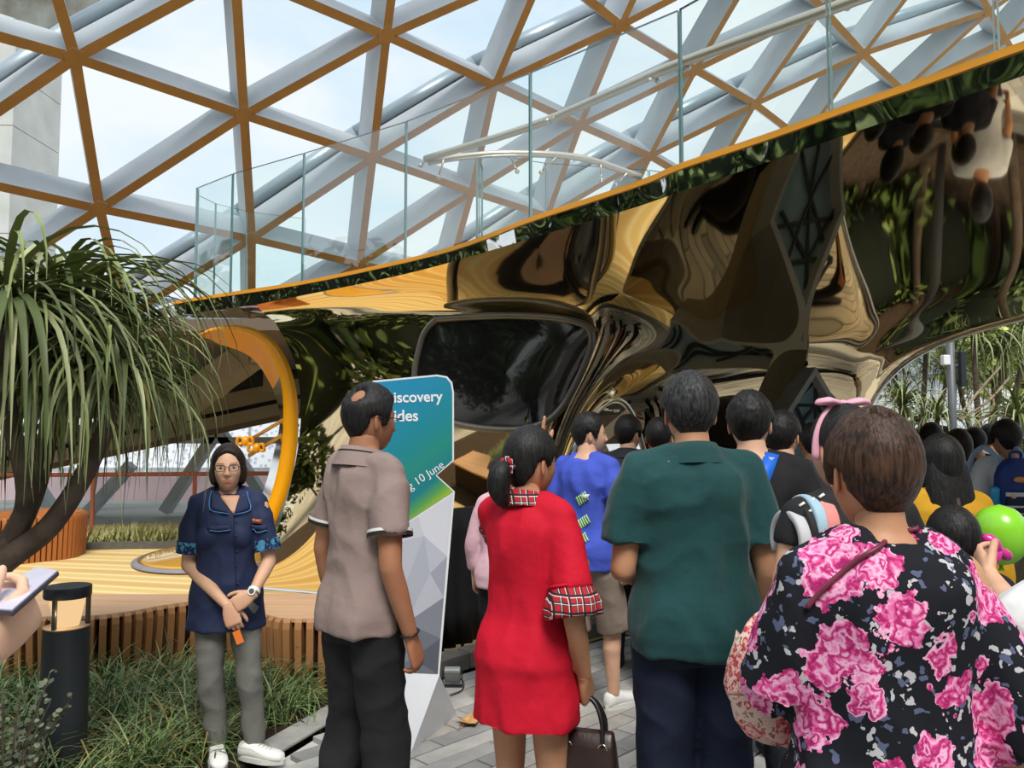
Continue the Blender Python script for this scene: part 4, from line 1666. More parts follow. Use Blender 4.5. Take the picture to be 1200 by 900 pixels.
def hair_geo(style, th_=.014, nu=64, nv=44, seed=1, bald=None, spiky=0.0):
    hl = {'short': HL_SHORT, 'bob': HL_BOB, 'tied': HL_TIED, 'long': HL_LONG}[style]
    rows = []
    for j in range(nv + 1):
        ph = max(-PI / 2 + .02, min(PI / 2 - .02, -PI / 2 + PI * j / nv))
        row = []
        for i in range(nu):
            th = 2 * PI * i / nu
            p = head_base(th, ph)
            a = abs(math.degrees(th if th <= PI else th - 2 * PI))
            m = sstep(p.z, interp(a, hl) - .007, interp(a, hl) + .009)
            n = p.normalized()
            t = th_ * (.75 + .55 * max(0, n.z))
            if style == 'bob':
                t += .022 * sstep(-p.z, -.03, .06) * sstep(a, 45, 80)
            if style == 'long':
                t += .022 * sstep(-p.z, -.03, .08)
            if style == 'short':
                t *= .45 + .55 * sstep(p.z, -.06, .02)
            t += spiky * (noise.noise(p * 70 + Vector((seed, 0, 0))) * .5 + noise.noise(p * 160) * .35) * sstep(n.z, -.2, .5)
            if bald is not None:
                d = (n - Vector(bald[0]).normalized()).length
                m *= sstep(d + .07 * noise.noise(p * 150), bald[1] * .40, bald[1] * 1.15)
            t = -.012 + (t + .012) * m
            row.append(p + n * t)
        rows.append(row)
    return Geo().loft(rows)


def hand_geo(side, pose='relaxed'):
    """hand pointing along +x from the wrist, palm towards -z, thumb towards +y * side"""
    G = Geo()
    rg_ = []
    for x, w_, t_ in ((-.02, .026, .021), (.0, .027, .021), (.025, .036, .018), (.055, .041, .016), (.085, .041, .0135), (.097, .037, .010)):
        rg_.append([Vector((x, w_ * se(math.cos(2 * PI * k / 20), 2.6), t_ * se(math.sin(2 * PI * k / 20), 2.2))) for k in range(20)])
    G.loft(rg_)
    curl = {'relaxed': (18, 28, 18), 'grip': (62, 88, 50), 'hold': (38, 42, 26), 'flat': (6, 10, 8), 'point': (75, 95, 60), 'loose': (28, 40, 26)}[pose]
    for k, (off, L, r0) in enumerate(((.029, .072, .0085), (.0095, .080, .0088), (-.0100, .074, .0083), (-.0285, .058, .0074))):
        c = curl
        if pose == 'point' and k == 0:
            c = (0, 4, 4)
        base = Vector((.088 - .006 * (k == 3) - .002 * (k == 0), off * side, .001))
        a = -(k - 1.5) * .05 * side * (-1)
        d = Vector((math.cos(a), math.sin(a) * -1 * (1 if off * side < 0 else 1), 0)).normalized()
        d = Vector((1, off * side * 1.6, 0)).normalized()
        pts, rr = [base - d * .02], [r0 * 1.05]
        e = 0.0
        p = base.copy()
        for s, (ln, cg) in enumerate(zip((.42, .33, .27), c)):
            e += math.radians(cg * (1 + .08 * k))
            q = Vector((d.x * math.cos(e), d.y * math.cos(e), -math.sin(e)))
            for t in (.0, .25, .5, .75):
                pts.append(p + q * (L * ln * t))
                rr.append(r0 * (1.0 - .10 * s - .03 * t + (.05 if t == 0 and s else 0)))
            p = p + q * (L * ln)
        pts.append(p - q * .002)
        rr.append(r0 * .68)
        pts.append(p + q * .003)
        rr.append(r0 * .30)
        G.tube(pts, rr, 10)
    # thumb
    tb = Vector((.022, .026 * side, -.004))
    spread = {'grip': .55, 'flat': .8, 'point': .5}.get(pose, .62)
    d1 = Vector((math.cos(spread), math.sin(spread) * side, -.30)).normalized()
    d2 = Vector((math.cos(spread * .45), math.sin(spread * .45) * side, -.38 if pose != 'grip' else -.7)).normalized()
    p1 = tb + d1 * .040
    p2 = p1 + d2 * .033
    p3 = p2 + (d2 + Vector((.2, -.15 * side, -.1))).normalized() * .026
    G.tube(spline([tb - d1 * .012, tb, p1, p2, p3], 4), [.0135] * 4 + [.0145, .0135, .012, .0112, .0108, .0102, .0100, .0100, .0100, .0096, .0086, .0070, .004], 10)
    return G


HANDS = {}


def hand_mesh(side, pose):
    if (side, pose) not in HANDS:
        me = remesh(hand_geo(side, pose), .0031, 2)
        vs = [v.co.copy() for v in me.vertices]
        fs = [tuple(p.vertices) for p in me.polygons]
        HANDS[(side, pose)] = (vs, fs)
    return HANDS[(side, pose)]


def shoe_geo(root, foot, yaw, s, m_up, m_sole, lowcut=True, m_sock=None):
    """a trainer: upper with sole and laces"""
    R = Matrix.Translation(foot) @ Matrix.Rotation(yaw, 4, 'Z') @ Matrix.Scale(s, 4)
    prof = [(-.085, .020, .05, .030), (-.075, .034, .078, .02), (-.04, .038, .090, .0), (0, .039, .086, .0), (.04, .043, .068, .0), (.09, .048, .055, 0), (.14, .046, .048, 0), (.17, .034, .038, 0), (.182, .016, .026, .0)]
    rows = []
    for y, w_, h_, z0 in prof:
        rows.append([R @ Vector((w_ * se(math.cos(2 * PI * k / 20), 2.5), y, .014 + h_ * .5 + h_ * .5 * se(math.sin(2 * PI * k / 20), 2.4))) for k in range(20)])
    o = Geo().loft(rows).build('shoe', m_up, root, True)
    out = []
    for k in range(28):
        a = 2 * PI * k / 28
        y = .05 + .142 * math.sin(a)
        wd = interp(y, [(-.1, .03), (-.05, .040), (0, .040), (.05, .046), (.1, .051), (.15, .045), (.2, .03)])
        out.append(Vector((wd * math.cos(a) * 1.03 / max(.55, abs(math.cos(a)) ** .25 if abs(math.cos(a)) > .05 else 1), y, 0)))
    Geo().prism([R @ v for v in out], R.to_3x3() @ Vector((0, 0, .026))).build('sole', m_sole, o)
    L = Geo()
    for i in range(4):
        y = .035 + i * .022
        h_ = interp(y, [(.0, .1), (.04, .084), (.09, .071), (.14, .063)])
        L.tube([R @ Vector((-.022, y, h_ - .008)), R @ Vector((0, y + .004, h_ + .003)), R @ Vector((.022, y, h_ - .008))], .0035 * s, 6)
    L.build('laces', m_sole, o, True)
    return o


def person(label, loc, rz, H=1.70, sex='m', skin='tan', hair='black', style='short', wid=1.0, dep=1.0, head=(0, 0, 0), arms=None, legs=None, hands=('relaxed', 'relaxed'),
           hand_dir=(None, None), palm=(None, None), top=None, bottom=None, shoes=None, res=.014, hres=1.0, hair_th=.014, bald=None, spiky=.004, group=None, lean=0.0, seed=1, eyes=True,
           limb=1.0, lip=None, barelegs=False):
    s = H / 1.70
    prof = TORSO_M if sex == 'm' else TORSO_F
    root = empty('person', loc, rz)
    tag(root, label, 'person', group)
    V = lambda t: Vector(t)
    shx = (.178 if sex == 'm' else .155) * wid * s
    arms = arms or {}
    legs = legs or {}
    lx = .165 * wid * s
    A = {}
    for sd, key in ((1, 'r'), (-1, 'l')):
        d = arms.get(key, {})
        sh = V(d.get('sh', (sd * shx, -.01, 1.375 * s)))
        el = V(d.get('el', (sd * (shx + .055), -.035, 1.10 * s)))
        wr = V(d.get('wr', (sd * (shx + .065), .03, .86 * s)))
        A[key] = (sh, el, wr)
    Lg = {}
    for sd, key in ((1, 'r'), (-1, 'l')):
        d = legs.get(key, {})
        hp = V(d.get('hip', (sd * .088 * wid * s, -.01, .88 * s)))
        kn = V(d.get('kn', (sd * .092 * wid * s, .015, .48 * s)))
        an = V(d.get('an', (sd * .095 * wid * s, -.035, .085 * s)))
        Lg[key] = (hp, kn, an, d.get('yaw', -sd * .12))

    def bend(v):
        return Vector((v.x, v.y + lean * max(0, v.z - .9 * s), v.z))
    # ------------ skin
    B = Geo()
    rows = [[bend(q) for q in ring(z * s, rx * wid * s, ry * dep * s, 0, cy * s)] for z, rx, ry, cy in prof]
    B.loft(rows)
    nk = .056 if sex == 'm' else .048
    hc = bend(Vector((0, .018 * s, H - (.118 + .016) * s)))
    B.tube([bend(Vector((0, -.018, 1.38 * s))), bend(Vector((0, -.012, 1.46 * s))), hc + Vector((0, -.018, -.05 * s))], [nk * 1.25 * s, nk * s, nk * .98 * s], 20)
    for sd, key in ((1, 'r'), (-1, 'l')):
        sh, el, wr = A[key]
        k_ = limb * s
        B.capsule(bend(Vector((sd * .06 * s, -.014, 1.42 * s))), sh + Vector((-sd * .02, 0, .004)), .042 * s, .050 * s)
        B.capsule(sh, el, .050 * k_, .040 * k_)
        B.capsule(el, el.lerp(wr, .4), .039 * k_, .038 * k_)
        B.capsule(el.lerp(wr, .35), wr, .038 * k_, .0265 * k_)
        hp, kn, an, yaw = Lg[key]
        B.capsule(hp, kn, .086 * k_ * wid ** .4, .054 * k_)
        B.capsule(kn, kn.lerp(an, .35) + Vector((0, -.014, 0)), .051 * k_, .054 * k_)
        B.capsule(kn.lerp(an, .3) + Vector((0, -.014, 0)), an, .052 * k_, .036 * k_)
    me = remesh(B, res, 5)
    vs = [v.co.copy() for v in me.vertices]
    fs = [tuple(p.vertices) for p in me.polygons]
    S = Geo()
    S.add(vs, fs)
    cols = [[1, 1, 1]] * len(vs)
    # head
    HG, hcol = Geo(), []
    head_mesh(HG, hcol, int(72 * hres), int(52 * hres), lip=lip or ((.78, .34, .36) if sex == 'f' else (.86, .62, .58)))
    HM = Matrix.Translation(hc) @ Matrix.Rotation(head[0], 4, 'Z') @ Matrix.Rotation(head[1], 4, 'X') @ Matrix.Rotation(head[2], 4, 'Y') @ Matrix.Scale(s ** .5, 4)
    S.add([HM @ Vector(v) for v in HG.v], HG.f)
    cols = cols + hcol
    # hands and feet
    for i, (sd, key) in enumerate(((1, 'r'), (-1, 'l'))):
        sh, el, wr = A[key]
        d = (wr - el).normalized() if hand_dir[i] is None else Vector(hand_dir[i]).normalized()
        n = Vector((-sd, 0, 0)) if palm[i] is None else Vector(palm[i])
        n = (n - d * n.dot(d)).normalized()
        hv, hf = hand_mesh(sd, hands[i])
        z_ = -n
        y_ = z_.cross(d)
        M_ = Matrix((d, y_, z_)).transposed().to_4x4()
        M_ = Matrix.Translation(wr) @ M_ @ Matrix.Scale(s ** .6, 4)
        S.add([M_ @ v for v in hv], hf)
        cols = cols + [[1, .96, .94]] * len(hv)
    body = S.build('body', SKIN[skin], root, True, fix=False)
    ca = body.data.color_attributes.new('tint', 'FLOAT_COLOR', 'POINT')
    ca.data.foreach_set('color', [x for c in cols for x in (*c, 1)])
    if eyes:
        for sd in (-1, 1):
            G = Geo()
            for q, (rr, mi) in enumerate((((.0145, .0062, .0052), 0), ((.0056, .004, .0050), 1))):
                G.cur = mi
                c = Vector((sd * .031, .0760 + (.0035 if q else 0), .004))
                m0 = len(G.v)
                G.ellipsoid((0, 0, 0), rr, 14, 8)
                G.v[m0:] = [tuple(HM @ (Vector(v) + c)) for v in G.v[m0:]]
            G.build('eye', [mat('eye_white', srgb(186, 176, 168), .3, 0, .02), mat('eye_dark', (.012, .008, .006), .15, 0, .02)], root, True)
    # hair
    Hh = hair_geo(style, hair_th, int(64 * hres), int(44 * hres), seed, bald, spiky)
    Hh.v = [tuple(HM @ Vector(v)) for v in Hh.v]
    hobj = Hh.build('hair', HAIR[hair], root, True)
    info = dict(root=root, HM=HM, A=A, L=Lg, s=s, hc=hc, body=body, hair=hobj, prof=prof, wid=wid, dep=dep, bend=bend, res=res)
    # ------------ lower garment
    if bottom:
        kind, m_b = bottom[0], bottom[1]
        kw = bottom[2] if len(bottom) > 2 else {}
        G = Geo()
        off = kw.get('off', .014)
        if kind in ('trousers', 'shorts'):
            rows = []
            for z in np.linspace(.80, kw.get('waist', 1.0), 9):
                rx, ry, cy = tors(prof, z)
                rows.append([bend(q) for q in ring(z * s, (rx * wid + off) * s, (ry * dep + off) * s, 0, cy * s)])
            G.loft(rows)
            for key in 'rl':
                hp, kn, an, yaw = Lg[key]
                r0, r1, r2 = kw.get('r', (.100, .074, .060))
                w4 = wid ** .4
                if kind == 'shorts':
                    e = hp.lerp(kn, kw.get('len', .95))
                    G.tube(spline([hp + Vector((0, 0, .03)), hp.lerp(e, .5), e], 5), [r0 * s * w4 + (r1 - r0) * s * i / 10 for i in range(11)], 18)
                else:
                    an2 = an + Vector((0, 0, kw.get('hem', -.02)))
                    G.tube(spline([hp + Vector((0, 0, .03)), hp.lerp(kn, .5) + Vector((0, -.004, 0)), kn, kn.lerp(an2, .5) + Vector((0, -.006, 0)), an2], 4),
                           [(r0 + (r1 - r0) * min(1, i / 8) + (r2 - r1) * max(0, (i - 8) / 8)) * s * (w4 if i < 8 else 1) for i in range(17)], 18)
        elif kind == 'skirt':
            rows = []
            for i, z in enumerate(np.linspace(kw.get('hem', .5), 1.0, 12)):
                rx, ry, cy = tors(prof, max(z, .88))
                fl = kw.get('flare', .02) * max(0, (.88 - z) / .4)
                rows.append([bend(q) for q in ring(z * s, (rx * wid + off + fl) * s, (ry * dep + off + fl) * s, 0, cy * s)])
            G.loft(rows)
        me = remesh(G, res * .85, 4)
        wrinkle(me, kw.get('fold', .006), 5.5, seed + 2, kw.get('dir', (1, 1, .8)))
        me.materials.append(m_b)
        me.polygons.foreach_set('use_smooth', [True] * len(me.polygons))
        info['bottom'] = link({'trousers': 'trousers', 'shorts': 'shorts', 'skirt': 'skirt'}[kind], me, root)
    # ------------ upper garment
    if top:
        kind, m_t = top[0], top[1]
        kw = top[2] if len(top) > 2 else {}
        G = Geo()
        off = kw.get('off', .016)
        hem, neck = kw.get('hem', .86), kw.get('neck', 1.425)
        rows = []
        for z in np.linspace(hem, neck, 22):
            rx, ry, cy = tors(prof, max(z, .86))
            fl = kw.get('flare', .0) * max(0, (1.25 - z) / .4)
            if z < .86:
                fl += kw.get('skirt', .0) * (.86 - z) / .4
            o2 = off + fl
            if z > 1.38:
                o2 *= max(.45, 1 - (z - 1.38) * 9)
            rows.append([bend(q) for q in ring(z * s, (rx * wid + o2) * s, (ry * dep + o2) * s, 0, cy * s)])
        G.loft(rows)
        for i, (sd, key) in enumerate(((1, 'r'), (-1, 'l'))):
            sh, el, wr = A[key]
            if kw.get('trap', True):
                G.capsule(bend(Vector((sd * .072 * s, -.016, 1.410 * s))), sh + Vector((-sd * .016, 0, .006)), .061 * s, .067 * s)
            else:
                G.capsule(bend(Vector((sd * .09 * s, -.014, 1.39 * s))), sh + Vector((-sd * .01, 0, 0)), .052 * s, .062 * s)
            ln = kw.get('sleeve', (.62, .62))[i]
            ra, rb = kw.get('sr', (.062, .066))
            if ln <= 1:
                G.tube(spline([sh + Vector((-sd * .02, 0, .01)), sh.lerp(el, ln * .5), sh.lerp(el, ln)], 4), [(ra + (rb - ra) * k / 8) * s for k in range(9)], 18)
            else:
                e2 = el.lerp(wr, ln - 1)
                G.tube(spline([sh + Vector((-sd * .02, 0, .01)), sh.lerp(el, .5), el, el.lerp(e2, .5), e2], 4), [(ra + (rb - ra) * k / 16) * s for k in range(17)], 18)
        if sex == 'f':
            for sd in (-1, 1):
                G.ellipsoid(bend(Vector((sd * .075 * wid * s, (.085 * dep) * s, 1.20 * s))), (.07 * s, .06 * s, .07 * s), 16, 10)
        me = remesh(G, res * .85, kw.get('smooth', 5))
        wrinkle(me, kw.get('fold', .007), kw.get('fscale', 5.0), seed, kw.get('dir', (1.2, 1.2, .55)))
        me.materials.append(m_t)
        me.polygons.foreach_set('use_smooth', [True] * len(me.polygons))
        info['top'] = link(kw.get('name', 'shirt'), me, root)
        if kw.get('collar'):
            cm = kw['collar'] if not isinstance(kw['collar'], bool) else m_t
            rows = []
            for (z, r_, o_) in ((1.395, .090, 0), (1.43, .072, 0), (1.460, .066, 0), (1.464, .072, 0), (1.44, .086, 0), (1.398, .108, .0)):
                k_ = 1.0 if sex == 'm' else .9
                rows.append([bend(Vector((r_ * k_ * s * math.cos(a) * 1.06, (-.014 + r_ * k_ * math.sin(a)) * s, (z - .016 * math.sin(a)) * s))) for a in np.linspace(0, 2 * PI, 33)[:-1]])
            Geo().loft(rows, cap=False).build('collar', cm, root, True)
    if shoes:
        for key in 'rl':
            hp, kn, an, yaw = Lg[key]
            shoe_geo(root, Vector((an.x, an.y + .035, 0 + max(0, an.z - .085 * s))), yaw, s, shoes[0], shoes[1])
    return info


def toworld(info, p):
    r = info['root']
    return Matrix.Translation(r.location) @ Matrix.Rotation(r.rotation_euler.z, 4, 'Z') @ Vector(p)


def tolocal(info, p):
    r = info['root']
    return (Matrix.Translation(r.location) @ Matrix.Rotation(r.rotation_euler.z, 4, 'Z')).inverted() @ Vector(p)


def obj_bvh(info, key):
    o = info[key]
    r = info['root']
    M_ = Matrix.Translation(r.location) @ Matrix.Rotation(r.rotation_euler.z, 4, 'Z')
    return BVHTree.FromPolygons([M_ @ v.co for v in o.data.vertices], [tuple(p.vertices) for p in o.data.polygons])


def patch(info, tree, corners, nx, ny, name, m, lift=.004, parent=None, thick=.003, outline=None):
    """a thin piece of cloth lying on a garment, between four corners given where they show"""
    root = info['root']
    vs, ok = [], True
    for j in range(ny + 1):
        for i in range(nx + 1):
            u, v = i / nx, j / ny
            a = [corners[0][k] * (1 - u) + corners[1][k] * u for k in (0, 1)]
            b = [corners[3][k] * (1 - u) + corners[2][k] * u for k in (0, 1)]
            q = [a[k] * (1 - v) + b[k] * v for k in (0, 1)]
            loc, nrm, ii, dd = tree.ray_cast(Vector((0, 0, HC)), ray(*q))
            if loc is None:
                return None
            vs.append(tolocal(info, loc + nrm * lift))
    G = Geo()
    G.add(vs, [(j * (nx + 1) + i, j * (nx + 1) + i + 1, (j + 1) * (nx + 1) + i + 1, (j + 1) * (nx + 1) + i) for j in range(ny) for i in range(nx)])
    o = G.build(name, m, parent or root, True, fix=False)
    sm = o.modifiers.new('thickness', 'SOLIDIFY')
    sm.thickness = thick
    sm.offset = 0
    return o


def pline(info, tree, pts, n, rad, name, m, lift=.004, parent=None, seg=6):
    """a cord or strap edge lying on a garment along points given where they show"""
    out = []
    for q in spline([(x, y, 0) for x, y in pts], n):
        loc, nrm, ii, dd = tree.ray_cast(Vector((0, 0, HC)), ray(q.x, q.y))
        if loc is not None:
            out.append(tolocal(info, loc + nrm * lift))
    if len(out) < 2:
        return None
    return Geo().tube(out, rad, seg).build(name, m, parent or info['root'], True)
# ---------------------------------------------------------------- patterned cloths
def floral_mat(name, base, petals, leafc, scale, seedoff=0.0, cover=.62):
    m = bpy.data.materials.new(name)
    m.use_nodes = True
    t = NT(m.node_tree)
    tcn = t.n('ShaderNodeTexCoord')
    mp_ = t.n('ShaderNodeMapping')
    mp_.inputs['Location'].default_value = (seedoff, seedoff * .7, 0)
    t.l(tcn, 'Object', mp_, 0)
    # wobble the coordinates for ragged petals
    nz_ = t.n('ShaderNodeTexNoise', Scale=scale * 3.4, Detail=3.0)
    t.l(mp_, 0, nz_, 'Vector')
    sub = t.n('ShaderNodeVectorMath', _operation='SUBTRACT')
    t.l(nz_, 'Color', sub, 0)
    sub.inputs[1].default_value = (.5, .5, .5)
    scl = t.n('ShaderNodeVectorMath', _operation='SCALE')
    scl.inputs['Scale'].default_value = .62 / scale
    t.l(sub, 0, scl, 0)
    addv = t.n('ShaderNodeVectorMath', _operation='ADD')
    t.l(mp_, 0, addv, 0)
    t.l(scl, 0, addv, 1)
    vo = t.n('ShaderNodeTexVoronoi', Scale=scale)
    vo.inputs['Randomness'].default_value = .85
    t.l(addv, 0, vo, 'Vector')
    sepc = t.n('ShaderNodeSeparateColor')
    t.l(vo, 'Color', sepc, 0)
    # bloom radius varies per cell
    rad = t.n('ShaderNodeMapRange')
    rad.inputs['From Min'].default_value = 1 - cover - .15
    rad.inputs['From Max'].default_value = 1.0
    rad.inputs['To Min'].default_value = .30
    rad.inputs['To Max'].default_value = .66
    t.l(sepc, 0, rad, 0)
    div = t.n('ShaderNodeMath', _operation='DIVIDE')
    t.l(vo, 'Distance', div, 0)
    t.l(rad, 0, div, 1)
    msk = t.n('ShaderNodeMath', _operation='LESS_THAN')
    t.l(div, 0, msk, 0)
    msk.inputs[1].default_value = 1.0
    # petal rings
    vo2 = t.n('ShaderNodeTexVoronoi', Scale=scale * 4.4, _feature='SMOOTH_F1')
    t.l(addv, 0, vo2, 'Vector')
    mixr = t.n('ShaderNodeMath', _operation='MULTIPLY_ADD')
    t.l(vo2, 'Distance', mixr, 0)
    mixr.inputs[1].default_value = 1.1
    t.l(div, 0, mixr, 2)
    fr = t.n('ShaderNodeMath', _operation='PINGPONG')
    t.l(mixr, 0, fr, 0)
    fr.inputs[1].default_value = .30
    r1 = t.ramp([(0.0, petals[0]), (.08, petals[1]), (.19, petals[2]), (.30, petals[3])])
    t.l(fr, 0, r1, 0)
    # small leaves and buds on the ground colour
    vo3 = t.n('ShaderNodeTexVoronoi', Scale=scale * 3.9)
    vo3.inputs['Randomness'].default_value = 1.0
    t.l(addv, 0, vo3, 'Vector')
    lt = t.n('ShaderNodeMath', _operation='LESS_THAN')
    t.l(vo3, 'Distance', lt, 0)
    lt.inputs[1].default_value = .36
    sc3 = t.n('ShaderNodeSeparateColor')
    t.l(vo3, 'Color', sc3, 0)
    gt = t.n('ShaderNodeMath', _operation='GREATER_THAN')
    t.l(sc3, 0, gt, 0)
    gt.inputs[1].default_value = .12
    lm = t.n('ShaderNodeMath', _operation='MULTIPLY')
    t.l(lt, 0, lm, 0)
    t.l(gt, 0, lm, 1)
    lr = t.ramp([(0.0, leafc[0]), (.5, leafc[1]), (1.0, leafc[2])], 'CONSTANT')
    t.l(sc3, 1, lr, 0)
    m1 = t.n('ShaderNodeMix', _data_type='RGBA')
    t.l(lm, 0, m1, 0)
    m1.inputs[6].default_value = (*base, 1)
    t.l(lr, 0, m1, 7)
    m2 = t.n('ShaderNodeMix', _data_type='RGBA')
    t.l(msk, 0, m2, 0)
    t.l(m1, 2, m2, 6)
    t.l(r1, 0, m2, 7)
    b = t.n('ShaderNodeBsdfPrincipled', Roughness=.8)
    b.inputs['Specular IOR Level'].default_value = .2
    t.l(m2, 2, b, 'Base Color')
    t.l(b, 0, t.n('ShaderNodeOutputMaterial'), 0)
    return m


def plaid_mat(name, base, bars, scale):
    m = bpy.data.materials.new(name)
    m.use_nodes = True
    t = NT(m.node_tree)
    tcn = t.n('ShaderNodeTexCoord')
    sep_ = t.n('ShaderNodeSeparateXYZ')
    t.l(tcn, 'Object', sep_, 0)
    cur = None
    last = base

    def band(axis_sock, period, lo, hi, off):
        mu = t.n('ShaderNodeMath', _operation='MULTIPLY_ADD')
        t.t.links.new(axis_sock, mu.inputs[0])
        mu.inputs[1].default_value = 1 / period
        mu.inputs[2].default_value = off
        fr = t.n('ShaderNodeMath', _operation='FRACT')
        t.l(mu, 0, fr, 0)
        a = t.n('ShaderNodeMath', _operation='GREATER_THAN')
        t.l(fr, 0, a, 0)
        a.inputs[1].default_value = lo
        b_ = t.n('ShaderNodeMath', _operation='LESS_THAN')
        t.l(fr, 0, b_, 0)
        b_.inputs[1].default_value = hi
        c = t.n('ShaderNodeMath', _operation='MULTIPLY')
        t.l(a, 0, c, 0)
        t.l(b_, 0, c, 1)
        return c
    sx_ = t.n('ShaderNodeMath', _operation='ADD')
    t.l(sep_, 0, sx_, 0)
    t.l(sep_, 1, sx_, 1)
    rgb = t.n('ShaderNodeRGB')
    rgb.outputs[0].default_value = (*base, 1)
    prev = rgb.outputs[0]
    for (lo, hi, col) in bars:
        for ax, pr in ((sx_.outputs[0], scale * 1.25), (sep_.outputs[2], scale)):
            bn = band(ax, pr, lo, hi, .13)
            mx = t.n('ShaderNodeMix', _data_type='RGBA')
            t.l(bn, 0, mx, 0)
            t.t.links.new(prev, mx.inputs[6])
            mx.inputs[7].default_value = (*col, 1)
            prev = mx.outputs[2]
    b = t.n('ShaderNodeBsdfPrincipled', Roughness=.8)
    t.t.links.new(prev, b.inputs['Base Color'])
    t.l(b, 0, t.n('ShaderNodeOutputMaterial'), 0)
    return m


M_FLORAL = floral_mat('rose_print_on_black', (.010, .011, .016), [srgb(150, 30, 92), srgb(206, 62, 130), srgb(230, 130, 180), srgb(238, 190, 214)],
                      [srgb(88, 96, 124), srgb(188, 186, 190), srgb(150, 70, 120)], 10.5, .0, .90)
M_FLORALBAG = floral_mat('small_rose_print', srgb(222, 196, 184), [srgb(140, 50, 50), srgb(196, 92, 88), srgb(226, 164, 156), srgb(236, 206, 196)],
                         [srgb(150, 120, 84), srgb(170, 80, 70), srgb(120, 120, 84)], 20, 3.0)
M_PLAID = plaid_mat('red_tartan', srgb(176, 20, 36), [(.05, .22, (.01, .01, .015)), (.10, .14, srgb(226, 220, 216)), (.50, .54, srgb(226, 220, 216)), (.56, .68, (.015, .01, .015))], .05)
M_DOTS = mat('black_top', (.012, .012, .014), .8)
M_SHOEW = mat('white_trainer', srgb(232, 232, 228), .6, 0, .05, 12)
M_SOLEW = mat('white_sole', srgb(214, 214, 208), .6, 0, .05)
M_SHOEB = mat('black_shoe', (.014, .013, .013), .4, 0, .1)
M_SOLEB = mat('black_sole', (.02, .02, .02), .7)
M_BUTTON = mat('pale_button', srgb(226, 220, 214), .3)


def gpx(px, Y):
    return Vector((at(px, 507, Y).x, Y, 0.0))


WT = (M_SHOEW, M_SOLEW)
BK = (M_SHOEB, M_SOLEB)

# ---- woman in the navy staff shirt, facing the camera
staff = person('woman with glasses and bobbed hair in a navy shirt, hands crossed, facing the camera', gpx(269, 3.95), PI + .15, 1.525, 'f', 'light', 'darkbrown', 'bob',
               wid=.95, dep=.95, head=(.14, .03, .03), res=.010, hres=1.35, hair_th=.012, spiky=.0, seed=2,
               arms={'r': dict(sh=(.150, -.01, 1.215), el=(.180, .0, .935), wr=(-.045, .175, .765)), 'l': dict(sh=(-.150, -.01, 1.215), el=(-.205, .02, .945), wr=(-.150, .165, .815))},
               hands=('loose', 'relaxed'), hand_dir=((-.35, .10, -.95), (.86, .18, -.50)), palm=((.1, -1, 0), (0, -1, -.1)),
               legs={'r': dict(kn=(.060, .03, .415), an=(.025, -.02, .078), yaw=.30), 'l': dict(kn=(-.120, .03, .415), an=(-.150, .0, .078), yaw=1.15)},
               top=('shirt', mat('navy_denim', srgb(32, 44, 78), .75, 0, .22, 8, bump=.3, bscale=7, bdist=.02), dict(hem=.70, flare=.010, skirt=.02, off=.018, sleeve=(.78, .78), sr=(.064, .070), fold=.012, fscale=6.5)),
               bottom=('trousers', cloth('grey_chino', srgb(118, 118, 112)), dict(r=(.094, .070, .058), hem=-.012, fold=.010)), shoes=WT)
tr = obj_bvh(staff, 'top')
M_BLUETRIM = mat('blue_stitching', srgb(86, 136, 200), .7)
M_NAVY = MATS['navy_denim']
for c in (((243, 617), (269, 615), (271, 621), (245, 623)), ((293, 615), (312, 616), (312, 622), (294, 620))):
    f_ = patch(staff, tr, c, 6, 2, 'pocket_flap', M_NAVY, .010, thick=.006)
    pline(staff, tr, [c[3], ((c[2][0] + c[3][0]) / 2, c[2][1] + 1.5), c[2]], 4, .0022, 'flap_piping', M_BLUETRIM, .012, f_)
nt = patch(staff, tr, ((294, 608), (307, 609), (307, 614), (294, 613)), 3, 1, 'name_tag', mat('copper_tag', srgb(150, 84, 56), .4, .2), .012, thick=.006)
for y in (612, 628, 646, 664, 684, 704):
    q = tr.ray_cast(Vector((0, 0, HC)), ray(277 + (y - 612) * .02, y))
    if q[0] is not None:
        Geo().ellipsoid(tolocal(staff, q[0] + q[1] * .003), (.005, .003, .005), 8, 6).build('button', mat('navy_button', srgb(40, 52, 90), .3), staff['root'], True)
# open neck, collar points and button placket
patch(staff, tr, ((257, 581), (283, 581), (276, 602), (273, 602)), 6, 5, 'open_neck', M_SKINPATCH, .003, thick=.002)
for c in (((249, 576), (258, 580), (268, 603), (247, 598)), ((289, 577), (281, 580), (274, 604), (292, 598))):
    o = patch(staff, tr, c, 5, 5, 'collar', M_NAVY, .010, thick=.006)
    pline(staff, tr, [c[0], c[3], c[2]], 4, .0020, 'collar_piping', M_BLUETRIM, .014, o)
pline(staff, tr, [(274, 603), (275, 640), (277, 690), (279, 732)], 8, .0022, 'placket_seam', mat('dark_seam', srgb(18, 26, 52), .8), .002)
# patterned cuffs
M_CUFF = floral_mat('cuff_print', srgb(30, 38, 66), [srgb(60, 110, 170), srgb(70, 130, 190), srgb(80, 150, 170), srgb(90, 160, 150)], [srgb(60, 110, 170), srgb(70, 140, 150), srgb(60, 90, 150)], 26, 1.0, .8)
for key in 'rl':
    sh, el, wr = staff['A'][key]
    a, b = sh.lerp(el, .60), sh.lerp(el, .80)
    Geo().tube([a, a.lerp(b, .5), b], [.066, .067, .067], 22, cap=False).build('cuff', M_CUFF, staff['root'], True)
